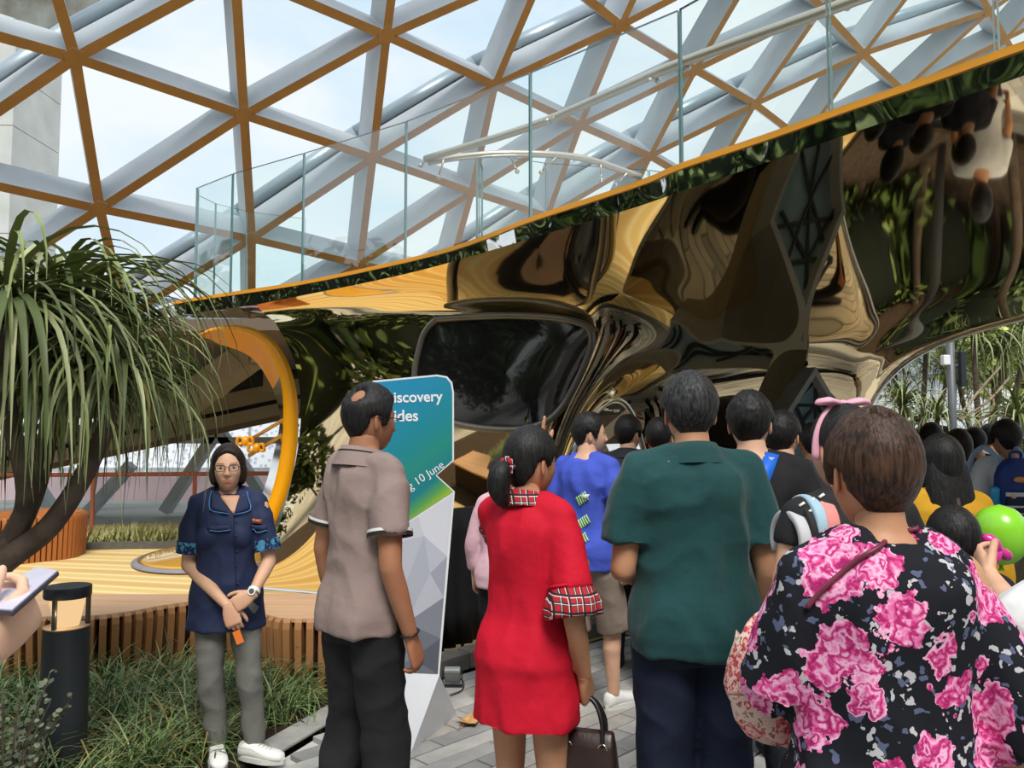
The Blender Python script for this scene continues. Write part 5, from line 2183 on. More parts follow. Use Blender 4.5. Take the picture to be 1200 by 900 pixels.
# glasses
HM = staff['HM']
G = Geo()
for sd in (-1, 1):
    lp_ = [HM @ Vector((sd * .033 + .0235 * se(math.cos(a), 3), .100 - .004 * abs(math.cos(a)) , .002 + .0165 * se(math.sin(a), 3))) for a in np.linspace(0, 2 * PI, 29)]
    G.tube(lp_, .0017, 6, cap=False)
    G.tube([HM @ Vector((sd * .057, .098, .008)), HM @ Vector((sd * .075, .085, .008)), HM @ Vector((sd * .084, .0, .004))], .0017, 6)
G.tube([HM @ Vector((-.0095, .101, .006)), HM @ Vector((0, .104, .009)), HM @ Vector((.0095, .101, .006))], .0017, 6)
go = G.build('glasses', mat('dark_frame', srgb(40, 30, 28), .3), staff['root'], True)
for sd in (-1, 1):
    lp_ = [HM @ Vector((sd * .033 + .0225 * se(math.cos(a), 3), .099, .002 + .0155 * se(math.sin(a), 3))) for a in np.linspace(0, 2 * PI, 25)[:-1]]
    Geo().add(lp_, [tuple(range(24))]).build('lens', M_ROOFGLASS, go)
# watch on the left wrist
sh, el, wr = staff['A']['l']
d = (wr - el).normalized()
wt = empty('watch', parent=staff['root'])
c = el.lerp(wr, .90)
x_ = d.cross(Vector((0, 0, 1))).normalized()
y_ = d.cross(x_)
G = Geo()
rows = [[c + d * q + (x_ * math.cos(a) + y_ * math.sin(a)) * (.030 + .0015 * (abs(q) < .006)) for a in np.linspace(0, 2 * PI, 25)[:-1]] for q in (-.009, -.007, .007, .009)]
G.loft(rows, cap=False)
G.build('watch_strap', mat('white_strap', srgb(230, 230, 226), .5), wt, True)
fc_ = c + Vector((.004, .030, .006))
n_w = Vector((.1, 1, .25)).normalized()
G = Geo().tube([fc_ - n_w * .003, fc_ + n_w * .006], .0185, 24)
G.build('watch_case', mat('watch_white', srgb(236, 236, 232), .3), wt)
Geo().tube([fc_ + n_w * .0062, fc_ + n_w * .0072], .0125, 20).build('watch_dial', mat('dial', srgb(90, 100, 96), .2), wt)

# ---- man in the taupe polo shirt
M_TAUPEP = cloth('taupe_polo', srgb(146, 128, 122), .9, .08)
grey = person('slim man with a thinning crown in a taupe polo shirt and black trousers', gpx(429, 2.95), -.70, 1.765, 'm', 'brown', 'black', 'short', wid=.77, dep=.84,
              head=(-.22, -.04, 0), hair_th=.018, bald=((.17, -.60, .78), .36), res=.011, hres=1.2, seed=4, spiky=.006,
              arms={'r': dict(el=(.205, -.055, 1.115), wr=(.222, .03, .86)), 'l': dict()}, hands=('loose', 'relaxed'), palm=((-1, -.35, 0), None),
              top=('polo', M_TAUPEP, dict(hem=.835, off=.022, flare=.010, neck=1.435, sleeve=(.66, .66), sr=(.064, .076), fold=.016, collar=True, name='polo_shirt', fscale=5.5)),
              bottom=('trousers', cloth('black_trousers', (.016, .016, .018), .85, .2), dict(off=.016, r=(.108, .086, .078), fold=.010)), shoes=BK,
              legs={'r': dict(kn=(.09, .03, .49), an=(.11, .02, .09)), 'l': dict(kn=(-.10, .02, .49), an=(-.12, -.06, .09))})
M_BW = mat('black_trim', (.015, .015, .016), .8)
M_WTRIM = mat('white_trim', srgb(224, 220, 214), .8)
for key in 'rl':
    sh, el, wr = grey['A'][key]
    a = sh.lerp(el, .66)
    d = (el - sh).normalized()
    Geo().tube([a - d * .020, a - d * .010], [.0800, .0805], 24, cap=False).build('cuff_stripe', M_WTRIM, grey['root'], True)
    Geo().tube([a - d * .009, a + d * .004], [.0805, .0805], 24, cap=False).build('cuff_band', M_BW, grey['root'], True)
k_ = grey['s']
Geo().tube([Vector((.082 * k_ * math.cos(a) * 1.06, (-.014 + .082 * math.sin(a)) * k_, (1.448 - .016 * math.sin(a)) * k_)) for a in np.linspace(0, 2 * PI, 33)], .0028, 6).build('collar_stripe', M_BW, grey['root'], True)
HM = grey['HM']
Geo().tube([HM @ Vector((s_ * .084, y, z)) for s_, y, z in ((1, -.02, .008), (1, .05, .01), (.75, .098, .008), (0, .108, .006), (-.75, .098, .008), (-1, .05, .01), (-1, -.02, .008))], .002, 6).build('glasses', MATS['dark_frame'], grey['root'], True)
sh, el, wr = grey['A']['r']
c = el.lerp(wr, .92)
d = (wr - el).normalized()
Geo().tube([c + (d.orthogonal().normalized() * math.cos(a) + d.cross(d.orthogonal().normalized()) * math.sin(a)) * .0325 for a in np.linspace(0, 2 * PI, 22)], .004, 6).build('bracelet', MATS['dark_frame'], grey['root'], True)

# ---- woman in the red dress
M_RED = cloth('red_dress', srgb(196, 18, 44), .8, .08)
red = person('woman in a bright red dress with tartan collar and cuffs, black hair tied back', gpx(619, 2.72), -.55, 1.60, 'f', 'tan', 'black', 'tied', wid=.93, dep=.95,
             head=(-.30, -.04, 0), res=.011, hres=1.2, hair_th=.016, spiky=.0, seed=6,
             arms={'r': dict(el=(.205, -.06, .985), wr=(.185, .05, .775)), 'l': dict(el=(-.22, .20, 1.23), wr=(-.145, .30, 1.49))},
             hands=('grip', 'point'), hand_dir=(None, (.05, .02, 1)), palm=((-1, .1, 0), (0, 1, 0)),
             top=('dress', M_RED, dict(hem=.665, off=.020, flare=.0, skirt=.030, sleeve=(.70, .70), sr=(.062, .074), fold=.012, fscale=6, name='dress', dir=(1.3, 1.3, .35))), shoes=BK)
k_ = red['s']
for key in 'rl':
    sh, el, wr = red['A'][key]
    d = (el - sh).normalized()
    a = sh.lerp(el, .66)
    rows = []
    ox = d.orthogonal().normalized()
    oy = d.cross(ox)
    for q, r_ in ((0, .068), (.015, .076), (.035, .088), (.06, .098), (.085, .098), (.10, .095), (.098, .088)):
        rows.append([a + d * q + (ox * math.cos(t) + oy * math.sin(t)) * r_ * k_ * (1 + .05 * math.sin(9 * t) * min(1, q * 14)) for t in np.linspace(0, 2 * PI, 55)[:-1]])
    Geo().loft(rows, cap=False).build('tartan_cuff', M_PLAID, red['root'], True)
    Geo().tube([a + d * .002 + (ox * math.cos(t) + oy * math.sin(t)) * .072 * k_ for t in np.linspace(0, 2 * PI, 25)], .006, 6).build('cuff_tie', M_RED, red['root'], True)
rows = []
for (z, r_) in ((1.405, .068), (1.44, .062), (1.462, .060), (1.464, .066), (1.44, .078), (1.412, .090)):
    rows.append([Vector((r_ * k_ * math.cos(a) * 1.02, (-.014 + r_ * math.sin(a)) * k_, (z - .016 * math.sin(a)) * k_)) for a in np.linspace(0, 2 * PI, 33)[:-1]])
Geo().loft(rows, cap=False).build('tartan_collar', M_PLAID, red['root'], True)
HM = red['HM']
pt = spline([HM @ Vector(v) for v in ((0, -.10, -.005), (0, -.135, -.03), (0, -.145, -.08), (0, -.125, -.13), (.005, -.12, -.155))], 4)
Geo().tube(pt, [.018, .022, .027, .032, .036, .039, .040, .040, .039, .037, .034, .030, .026, .022, .016, .010, .004], 14).build('ponytail', HAIR['black'], red['root'], True)
G = Geo()
for i in range(8):
    a = i * PI / 4
    c = HM @ Vector((.024 * math.cos(a), -.110 - .004 * (i % 2), -.012 + .024 * math.sin(a)))
    G.ellipsoid(c, (.013, .010, .013), 10, 6)
G.build('hair_tie', M_PLAID, red['root'], True)

# ---- man in the blue tee
blue = person('young man in a bright blue t-shirt and grey brown shorts, face turned to the right', gpx(689, 4.62), -.70, 1.70, 'm', 'light', 'black', 'short', wid=.93, head=(-.75, 0, 0),
              hair_th=.017, hres=1.15, res=.012, seed=8, spiky=.007,
              top=('tee', cloth('blue_tee', srgb(72, 92, 196), .85, .06), dict(hem=.80, off=.024, sleeve=(.62, .62), sr=(.064, .078), fold=.014, fscale=6, name='t_shirt')),
              bottom=('shorts', cloth('grey_shorts', srgb(142, 126, 114), .9, .12), dict(off=.018, r=(.110, .100, .1), len=1.06, fold=.009)), shoes=WT,
              legs={'r': dict(kn=(.09, .11, .48), an=(.085, .12, .085), yaw=-.2), 'l': dict(kn=(-.09, -.02, .47), an=(-.10, -.14, .085), yaw=-.1)})
tr = obj_bvh(blue, 'top')
M_LIME = mat('lime_print', srgb(176, 226, 150), .8)
for (x, y) in ((681, 586), (683, 613), (681, 634)):
    G = Geo()
    grp = []
    for i in range(5):
        bx, by = x - 6 + i * 2.3, y - 3 - i * 1.6
        a = ((bx, by), (bx + 1.5, by - 1.1), (bx + 6.0, by + 9), (bx + 4.5, by + 10))
        patch(blue, tr, a, 1, 4, 'print_stroke', M_LIME, .004, thick=.002)
patch(blue, tr, ((682, 580), (691, 579), (689, 584), (684, 585)), 4, 2, 'print_mark', M_WTRIM, .005, thick=.002)

# ---- man in the dark green polo
M_GREEN = cloth('green_polo', srgb(22, 66, 66), .8, .10, sheen=.15)
green = person('broad man in a dark green polo shirt and navy jeans seen from behind', gpx(810, 2.70), .06, 1.785, 'm', 'tan', 'greyblack', 'short', wid=1.0, dep=1.10, head=(-.10, .02, 0), res=.011,
               hres=1.25, hair_th=.022, spiky=.007, seed=10, limb=1.04,
               arms={'l': dict(el=(-.245, -.03, 1.13), wr=(-.15, .20, 1.06)), 'r': dict(el=(.235, -.05, 1.12), wr=(.225, .05, .88))},
               top=('polo', M_GREEN, dict(hem=.825, off=.024, flare=.014, neck=1.435, sleeve=(.74, .74), sr=(.068, .082), fold=.018, collar=True, name='polo_shirt', fscale=4.8)),
               bottom=('trousers', cloth('navy_jeans', srgb(30, 38, 58), .85, .25, .3, 9), dict(off=.018, r=(.115, .092, .08), fold=.008)), shoes=BK)

# ---- woman in the rose print blouse, nearest the camera
flo = person('nearest woman with short brown hair in a black blouse printed with pink roses', gpx(1026, 1.55), .03, 1.625, 'f', 'tan', 'brown', 'short', wid=.98, dep=1.05, head=(.0, .05, 0),
             res=.0095, hres=1.6, hair_th=.017, spiky=.003, seed=12, bald=((0, -.3, .95), .18), limb=1.04,
             arms={'r': dict(sh=(.145, -.01, 1.305), el=(.222, -.065, 1.04), wr=(.215, .03, .82)), 'l': dict(sh=(-.150, -.01, 1.305), el=(-.195, .03, 1.10), wr=(-.11, .23, 1.10))},
             top=('blouse', M_FLORAL, dict(hem=.68, off=.030, flare=.028, skirt=.05, neck=1.435, sleeve=(1.04, 1.04), sr=(.064, .084), fold=.014, name='blouse', fscale=5.5)),
             bottom=('trousers', cloth('black_trousers', (.016, .016, .018)), dict(off=.012)), shoes=BK)
tr = obj_bvh(flo, 'top')
# keyhole at the nape with its pearl button, bag strap
patch(flo, tr, ((997, 611), (1002, 609), (999, 640), (994, 640)), 2, 5, 'keyhole', M_SKINPATCH, .003, thick=.002)
q = tr.ray_cast(Vector((0, 0, HC)), ray(1004, 608))
if q[0] is not None:
    Geo().ellipsoid(tolocal(flo, q[0] + q[1] * .003), (.0052, .004, .0052), 12, 8).build('pearl_button', M_BUTTON, flo['root'], True)
pline(flo, tr, [(1076, 622), (1060, 627), (1040, 636), (1020, 649), (1000, 663), (980, 679), (960, 697), (945, 712)], 4, .0052, 'bag_strap', mat('rosy_leather', srgb(112, 44, 62), .4), .006)

# ---- girl with the pink bow
gir = person('girl with a pink bow hair band and a black polka dot top', gpx(992, 2.2), .15, 1.66, 'f', 'light', 'black', 'tied', wid=.98, head=(.10, 0, 0), hair_th=.014, seed=14, spiky=0,
             arms={'l': dict(el=(-.225, -.03, 1.06), wr=(-.16, .12, .85))},
             top=('top', M_DOTS, dict(hem=.90, neck=1.43, off=.014, sleeve=(.25, .25), sr=(.060, .062), name='top')),
             bottom=('trousers', cloth('blue_jeans', srgb(48, 60, 92)), dict()), shoes=WT)
M_PINK = mat('pink_satin', srgb(226, 166, 184), .5, 0, .06)
HM = gir['HM']
Geo().tube([HM @ Vector((.091 * math.cos(a), -.004, .004 + .136 * math.sin(a) - .012)) for a in np.linspace(-.12, PI + .12, 25)], .009, 8, flat=1.6).build('hair_band', M_PINK, gir['root'], True)
G = Geo()
for sd in (-1, 1):
    rows = []
    for q, r_, h_ in ((0, .008, .008), (.02, .018, .010), (.05, .028, .012), (.075, .022, .010), (.088, .006, .004)):
        rows.append([HM @ Vector((sd * q, -.004 + r_ * math.cos(a), .128 + h_ * math.sin(a) + .012 * math.sin(q * 30))) for a in np.linspace(0, 2 * PI, 17)[:-1]])
    G.loft(rows)
G.ellipsoid(HM @ Vector((0, -.004, .130)), (.014, .018, .014), 12, 8)
G.build('bow', M_PINK, gir['root'], True)
tr = obj_bvh(gir, 'top')
for (x, y) in ((948, 600), (952, 587), (963, 582), (979, 570), (985, 588), (940, 592)):
    patch(gir, tr, ((x - 4, y + 1), (x + 2, y - 3), (x + 4, y - 1), (x - 2, y + 3)), 2, 2, 'dot', M_WTRIM, .004, thick=.002)

# ---- man in black tee with the blue strap
blk = person('young man in a black t-shirt with a blue backpack strap over the right shoulder', gpx(880, 3.25), -.08, 1.75, 'm', 'light', 'black', 'short', wid=1.02, head=(-.28, 0, 0), hair_th=.020, spiky=.010, seed=16, hres=1.15,
             top=('tee', cloth('black_tee', (.018, .018, .02), .85, .2), dict(hem=.84, off=.022, sleeve=(.60, .60), sr=(.066, .078), name='t_shirt')),
             bottom=('trousers', cloth('dark_jeans', srgb(36, 40, 52)), dict()), shoes=BK)
# ---- man in charcoal tee
cha = person('man in a charcoal t-shirt with short black hair, right of the black t-shirt', gpx(917, 4.0), -.25, 1.69, 'm', 'light', 'black', 'short', head=(-.35, 0, 0), hair_th=.018, spiky=.008, seed=18,
             top=('tee', cloth('charcoal_tee', srgb(56, 58, 62), .85, .1), dict(hem=.84, off=.022, sleeve=(.62, .62), sr=(.066, .08), name='t_shirt')),
             bottom=('trousers', cloth('dark_jeans', srgb(36, 40, 52)), dict()), shoes=BK)
# ---- person in grey tee further on
gre = person('person with dark hair in a grey t-shirt walking ahead below the diamond window', gpx(953, 4.9), -.05, 1.64, 'm', 'tan', 'black', 'short', head=(0, 0, 0), seed=20, hres=.8,
             top=('tee', cloth('grey_tee', srgb(120, 122, 116), .85, .1), dict(hem=.84, off=.022, sleeve=(.62, .62), name='t_shirt')),
             bottom=('trousers', cloth('dark_jeans', srgb(36, 40, 52)), dict()), shoes=BK)
# ---- woman in mustard with long hair
mus = person('woman with long black hair in a mustard yellow blouse', gpx(1103, 3.35), -.10, 1.57, 'f', 'light', 'black', 'long', head=(.1, .05, 0), hair_th=.016, seed=22, spiky=0,
             top=('blouse', cloth('mustard', srgb(212, 158, 40), .85, .1), dict(hem=.80, off=.024, sleeve=(1.7, 1.7), sr=(.064, .052), name='blouse')),
             bottom=('trousers', cloth('black_trousers', (.016, .016, .018)), dict()), shoes=BK)
HM = mus['HM']
rows = []
for z, w_, d_, y in ((.05, .066, .026, -.045), (.0, .084, .044, -.052), (-.05, .094, .05, -.060), (-.11, .099, .05, -.076), (-.19, .105, .045, -.098), (-.28, .108, .038, -.112), (-.36, .085, .03, -.116), (-.42, .05, .016, -.112)):
    rows.append([HM @ Vector((w_ * math.cos(a) * (1 + .03 * math.sin(11 * a)), y + d_ * math.sin(a), z)) for a in np.linspace(0, 2 * PI, 41)[:-1]])
Geo().loft(rows).build('long_hair', HAIR['black'], mus['root'], True)
tr = obj_bvh(mus, 'top')
pline(mus, tr, [(1118, 562), (1122, 590), (1126, 620)], 5, .012, 'bag_strap', mat('dark_strap', srgb(60, 46, 34), .6), .006)
# ---- boy with backpack
boy = person('young man in a white t-shirt and khaki shorts carrying a blue backpack', gpx(1180, 5.4), -.05, 1.66, 'm', 'tan', 'black', 'short', head=(.1, 0, 0), seed=24, hres=.9, hair_th=.024,
             top=('tee', cloth('white_tee', srgb(216, 216, 216), .85, .05), dict(hem=.84, off=.026, sleeve=(.66, .66), sr=(.07, .084), name='t_shirt')),
             bottom=('shorts', cloth('khaki_shorts', srgb(142, 132, 112), .9, .2), dict(off=.018, r=(.11, .1, .1), len=.98)),
             shoes=(mat('red_sandal', srgb(170, 84, 76), .6), mat('sandal_sole', srgb(90, 84, 80), .7)),
             legs={'l': dict(kn=(-.09, .03, .48), an=(-.10, .04, .085)), 'r': dict(kn=(.1, .02, .48), an=(.12, -.06, .085))})
# ---- child with the pink balloon
chi = person('small child with black hair in a dark top holding a pink balloon', gpx(1114, 2.65), -.30, 1.32, 'm', 'light', 'black', 'short', head=(.05, 0, 0), seed=26, hair_th=.020, res=.011, hres=.9,
             arms={'r': dict(el=(.16, .02, .87), wr=(.125, .20, 1.0))}, hands=('grip', 'relaxed'), hand_dir=((-.05, .35, .93), None), palm=((-1, 0, 0), None),
             top=('tee', cloth('navy_tee', srgb(30, 32, 44), .85, .1), dict(hem=.84, off=.02, sleeve=(.9, .9), name='t_shirt')),
             bottom=('shorts', cloth('dark_shorts', srgb(40, 42, 50)), dict()), shoes=BK)
# ---- white sleeved person at the edge
whi = person('person at the right frame edge in a white blouse with frilled sleeve', gpx(1338, 1.78), .1, 1.66, 'f', 'light', 'black', 'long', seed=28, hair_th=.016, wid=1.0, res=.011,
             arms={'l': dict(sh=(-.15, -.01, 1.27), el=(-.275, .02, 1.14), wr=(-.20, .24, 1.22))},
             top=('blouse', cloth('white_blouse', srgb(228, 228, 226), .85, .03), dict(hem=.80, neck=1.40, off=.020, sleeve=(.55, .3), sr=(.062, .070), name='blouse')),
             bottom=('trousers', cloth('black_trousers', (.016, .016, .018)), dict()), shoes=BK)
sh, el, wr = whi['A']['l']
rows = []
d = (el - sh).normalized()
ox = d.orthogonal().normalized()
oy = d.cross(ox)
for q, r_ in ((.06, .064), (.10, .078), (.15, .088), (.19, .090), (.215, .084), (.214, .078)):
    rows.append([sh + d * q + (ox * math.cos(t) + oy * math.sin(t)) * r_ * (1 + .03 * math.sin(10 * t)) for t in np.linspace(0, 2 * PI, 49)[:-1]])
o = Geo().loft(rows, cap=False).build('frilled_sleeve', cloth('white_blouse', srgb(228, 228, 226)), whi['root'], True)
G = Geo()
for t in np.linspace(0, 2 * PI, 15)[:-1]:
    G.ellipsoid(sh + d * .222 + (ox * math.cos(t) + oy * math.sin(t)) * .084, (.011, .011, .011), 8, 6)
G.build('pompom', M_WTRIM, o, True)
# ---- pink cardigan
pin = person('short woman in a pale pink cardigan standing between the sign and the red dress', gpx(590, 4.75), -.35, 1.43, 'f', 'light', 'black', 'tied', head=(-.3, 0, 0), seed=30, hres=.9, hair_th=.02,
             top=('cardigan', cloth('pink_knit', srgb(222, 182, 194), .9, .05), dict(hem=.80, off=.024, sleeve=(1.8, 1.8), sr=(.064, .05), name='cardigan')),
             bottom=('trousers', cloth('black_trousers', (.016, .016, .018)), dict(r=(.1, .08, .07))), shoes=BK)
# ---- man beyond the blue tee
jak = person('man in a black jacket with a backpack strap, just beyond the blue t-shirt', gpx(736, 5.45), -.35, 1.70, 'm', 'light', 'black', 'short', head=(-.4, 0, 0), seed=32, hres=.9, hair_th=.02,
             top=('jacket', cloth('black_jacket', (.03, .032, .036), .8, .2), dict(hem=.80, off=.034, sleeve=(1.8, 1.8), sr=(.072, .06), name='jacket', collar=True)),
             bottom=('trousers', cloth('dark_jeans', srgb(36, 40, 52)), dict()), shoes=BK)
ros = person('person in a dark red top whose head shows just left of the green polo', gpx(772, 5.0), -.2, 1.68, 'm', 'tan', 'black', 'short', head=(-.1, 0, 0), seed=34, hres=.8,
             top=('tee', cloth('dark_red', srgb(150, 44, 52), .85, .1), dict(hem=.84, off=.022, name='t_shirt')),
             bottom=('trousers', cloth('dark_jeans', srgb(36, 40, 52)), dict()), shoes=BK)
# ---- crowd further on
CROWD = [(1092, 6.6, 1.66, 'm', 'black', (.02, .02, .022), 'tall dark haired man in black, farthest head left of the grey pole'),
         (1124, 5.9, 1.60, 'f', 'darkbrown', srgb(70, 40, 50), 'woman in a dark plum top walking just beyond the mustard blouse'),
         (1143, 6.9, 1.62, 'm', 'black', (.03, .03, .04), 'man in a dark navy shirt below the grey pole in the crowd'),
         (1160, 7.6, 1.66, 'm', 'black', srgb(200, 200, 200), 'man in a pale grey shirt far ahead between pole and backpack'),
         (1060, 7.2, 1.58, 'f', 'black', srgb(60, 62, 70), 'woman in a slate top hidden behind the brown haired woman'),
         (1010, 5.6, 1.64, 'm', 'black', srgb(214, 212, 208), 'man in a white shirt ahead of the girl with the bow'),
         (1030, 6.4, 1.60, 'f', 'black', srgb(150, 60, 70), 'woman in a rose red top far ahead under the arch'),
         (900, 6.0, 1.66, 'm', 'black', srgb(40, 44, 60), 'man in a dark blue shirt ahead of the charcoal t-shirt')]
for i, (px, Y, H, sex, hr, c, lab) in enumerate(CROWD):
    cm = cloth('crowd_%s' % ['black', 'plum', 'navy', 'pale', 'slate', 'white', 'rose', 'blue'][i], c, .85, .1)
    person(lab, gpx(px, Y), (-.2, .15, 0, -.3, .1, .2, -.1, -.2)[i], H, sex, 'tan', hr, 'short' if sex == 'm' else 'long', seed=40 + i, hres=.6, res=.02, hair_th=.02,
           top=('tee', cm, dict(hem=.84, off=.022, name='shirt')), bottom=('trousers', cloth('dark_jeans', srgb(36, 40, 52)), dict()), shoes=BK, eyes=False)
# ---- photographer at the left edge, only hand and forearm in view
pho = person('person at the left edge, only bare forearm and hand with a phone in view', Vector((-1.17, .70, 0)), 0, 1.66, 'f', 'pale', 'black', 'long', seed=60, hair_th=.016, res=.009, hres=.8,
             arms={'r': dict(sh=(.155, .0, 1.33), el=(.435, .20, 1.10), wr=(.440, .415, 1.275))}, hands=('hold', 'relaxed'), hand_dir=((.22, .80, .55), None), palm=((-1, .15, .1), None),
             top=('tee', cloth('pale_tee', srgb(190, 196, 204), .85, .05), dict(hem=.84, off=.02, sleeve=(.5, .5), name='t_shirt')),
             bottom=('trousers', cloth('blue_jeans', srgb(48, 60, 92)), dict()), shoes=WT)
# ================================================================ SIGN, BAGS AND SMALL THINGS
A0_, B0_ = at(440, 640, 4.05), at(531, 640, 4.2)
SX = Vector((B0_.x - A0_.x, B0_.y - A0_.y, 0)).normalized()
SN = Vector((SX.y, -SX.x, 0))          # towards the viewer


def sp(px, py, lift=0.0):
    d = ray(px, py)
    o0 = Vector((0, 0, HC))
    s = SN.dot(A0_ + SN * lift - o0) / SN.dot(d)
    return o0 + d * s


sign = empty('signboard', Vector((on_floor(480, 862).x, on_floor(480, 862).y, 0)))
tag(sign, 'tall white signboard with a teal panel lettered Discovery Slides and grey facets below', 'sign')
outline = [(430, 455), (438, 446), (512, 439), (524, 441), (530, 448), (532, 460), (532, 540), (512, 557), (533, 576), (515, 791), (450, 788), (424, 640), (430, 560)]
onto(sign, Geo().prism([sp(*q) for q in outline], -SN * .035)).build('panel', M_WHITE, sign)


def teal_mat():
    m = bpy.data.materials.new('teal_print')
    m.use_nodes = True
    t = NT(m.node_tree)
    tcn = t.n('ShaderNodeTexCoord')
    mp_ = t.n('ShaderNodeMapping')
    mp_.inputs['Rotation'].default_value = (0, math.radians(40), 0)
    t.l(tcn, 'Object', mp_, 0)
    sep_ = t.n('ShaderNodeSeparateXYZ')
    t.l(mp_, 0, sep_, 0)
    mr = t.n('ShaderNodeMapRange')
    mr.inputs['From Min'].default_value = .83
    mr.inputs['From Max'].default_value = 1.36
    t.l(sep_, 'Z', mr, 0)
    r = t.ramp([(0.0, srgb(160, 192, 40)), (.10, srgb(84, 158, 88)), (.2, srgb(24, 126, 136)), (.42, srgb(38, 140, 128)), (.62, srgb(24, 136, 150)), (1.0, srgb(30, 138, 176))])
    t.l(mr, 0, r, 0)
    b = t.n('ShaderNodeBsdfPrincipled', Roughness=.45)
    t.l(r, 0, b, 'Base Color')
    t.l(b, 0, t.n('ShaderNodeOutputMaterial'), 0)
    return m


teal = [(432, 457), (439, 448), (512, 441), (523, 443), (528, 449), (530, 460), (530, 539), (510, 557), (531, 576), (426, 645), (432, 560)]
onto(sign, Geo().prism([sp(x, y, .002) for x, y in teal], -SN * .0015)).build('teal_panel', teal_mat(), sign)
FV = dict(a=(531, 578), b=(490, 605), c=(427, 646), d=(497, 628), e=(504, 672), f=(524, 652), g=(472, 692), h=(436, 700), i=(520, 700), j=(476, 730), k=(513, 790), l=(451, 787), m=(484, 772), n=(516, 748))
FC = [('abdf', 0), ('bcd', 1), ('cgd', 2), ('chg', 1), ('dge', 3), ('def', 2), ('fei', 4), ('egj', 3), ('eji', 2), ('jin', 5), ('ghj', 4), ('hlj', 3), ('jnm', 6), ('jml', 5), ('mnk', 7), ('mkl', 6)]
gm = [mat('facet_%s' % w_, srgb(*c), .5, 0, .02) for w_, c in zip(('white', 'pale', 'light', 'silver', 'mid', 'grey', 'slate', 'dark'),
      ((214, 216, 224), (200, 203, 212), (188, 191, 202), (176, 180, 192), (160, 164, 178), (132, 135, 146), (112, 115, 126), (92, 95, 106)))]
G = Geo()
for f_, mi in FC:
    G.cur = mi
    G.add([sp(*FV[q], .002) for q in f_], [tuple(range(len(f_)))])
onto(sign, G).build('facet_print', gm, sign)
# wedge shaped white foot
L_, M_f, R_ft = on_floor(428, 870), on_floor(482, 881), on_floor(535, 837)
tl, tr_ = sp(450, 788, .004), sp(515, 791, .004)
bk = (L_ + R_ft) * .5 + Vector((.05, .12, 0))
G = Geo()
G.add([tl, tr_, L_, M_f, R_ft, bk, tl - SN * .05, tr_ - SN * .05], [(0, 2, 3, 1), (1, 3, 4), (2, 5, 4, 3), (0, 6, 5, 2), (1, 4, 5, 7), (6, 7, 5), (0, 1, 7, 6)])
onto(sign, G).build('foot', mat('foot_white', srgb(226, 229, 234), .4, 0, .02), sign)


def lettering(name, body, x0, y0, x1, y1, px_w, bold, m, root):
    cu = bpy.data.curves.new(name, 'FONT')
    cu.body = body
    cu.size = 1.0
    cu.offset = bold
    cu.extrude = .004
    tmp = bpy.data.objects.new(name, cu)
    COL.objects.link(tmp)
    me = bpy.data.meshes.new_from_object(tmp.evaluated_get(bpy.context.evaluated_depsgraph_get()))
    bpy.data.objects.remove(tmp)
    xs_ = [v.co.x for v in me.vertices]
    wd = max(xs_) - min(xs_)
    p0, p1 = sp(x0, y0, .004), sp(x1, y1, .004)
    ex = (p1 - p0).normalized()
    ez = ex.cross(-SN)
    ez = SN.cross(ex)
    sc = (p1 - p0).length / wd
    mn = min(xs_)
    for v in me.vertices:
        q = v.co
        v.co = p0 + ex * ((q.x - mn) * sc) + ez * (q.y * sc) + SN * (q.z * sc * .2) - sign.location
    me.materials.append(m)
    me.update()
    return link(name, me, root)


M_TXT = mat('letter_white', srgb(236, 240, 244), .5, 0, .01)
lettering('lettering', 'Discovery', 449, 472, 519, 470, 70, .018, M_TXT, sign)
lettering('lettering', 'Slides', 449, 494, 490, 493, 41, .018, M_TXT, sign)
lettering('lettering', 'Opening 10 June', 447, 598, 521, 547, 85, .0, M_TXT, sign)

# ---- small flood light with its cable behind the sign foot
fl = empty('flood_light', on_floor(530, 806))
tag(fl, 'small grey flood light standing on the path beside the sign foot', 'light')
bevel(Geo().box((0, .02, .075), (.10, .05, .09), Matrix.Rotation(.5, 3, 'X')).build('housing', mat('flood_grey', srgb(150, 152, 150), .4, .4), fl), .006)
Geo().box((0, -.008, .085), (.085, .006, .07), Matrix.Rotation(.5, 3, 'X')).build('lens', mat('flood_lens', srgb(200, 208, 206), .1), fl)
G = Geo()
for x in (-.06, .06):
    G.box((x, .02, .05), (.006, .02, .10))
G.box((0, .02, .003), (.126, .04, .006))
G.build('bracket', M_BOL, fl)
Geo().tube(spline([Vector((.03, .05, .06)), Vector((.07, .03, .02)), Vector((.06, -.08, .008)), Vector((.0, -.16, .006))], 5), .004, 6).build('cable', M_BLACK, fl, True)
# ---- fallen leaf
lf = empty('fallen_leaf', on_floor(549, 848, .004))
tag(lf, 'curled dry orange brown leaf lying on the grey pavers', 'leaf')
G = Geo()
pr = [(0, -.075), (.03, -.045), (.062, -.02), (.045, .012), (.05, .045), (.02, .045), (0, .075), (-.02, .045), (-.055, .05), (-.042, .01), (-.066, -.018), (-.03, -.045)]
vs = [Vector((0, 0, .004))] + [Vector((x, y, .010 + .03 * abs(x) / .06 + .012 * math.sin(y * 60))) for x, y in pr]
G.add(vs, [(0, i + 1, (i + 1) % 12 + 1) for i in range(12)])
o = G.build('blade', mat('dry_leaf', srgb(196, 150, 92), .7, 0, .3, 30), lf, True)
o.rotation_euler = (0, 0, .6)
Geo().tube([Vector((0, 0, .006)), Vector((-.03, -.06, .012)), Vector((-.05, -.11, .008))], .0022, 5).build('stalk', mat('dry_leaf_stalk', srgb(140, 96, 56), .7), lf)

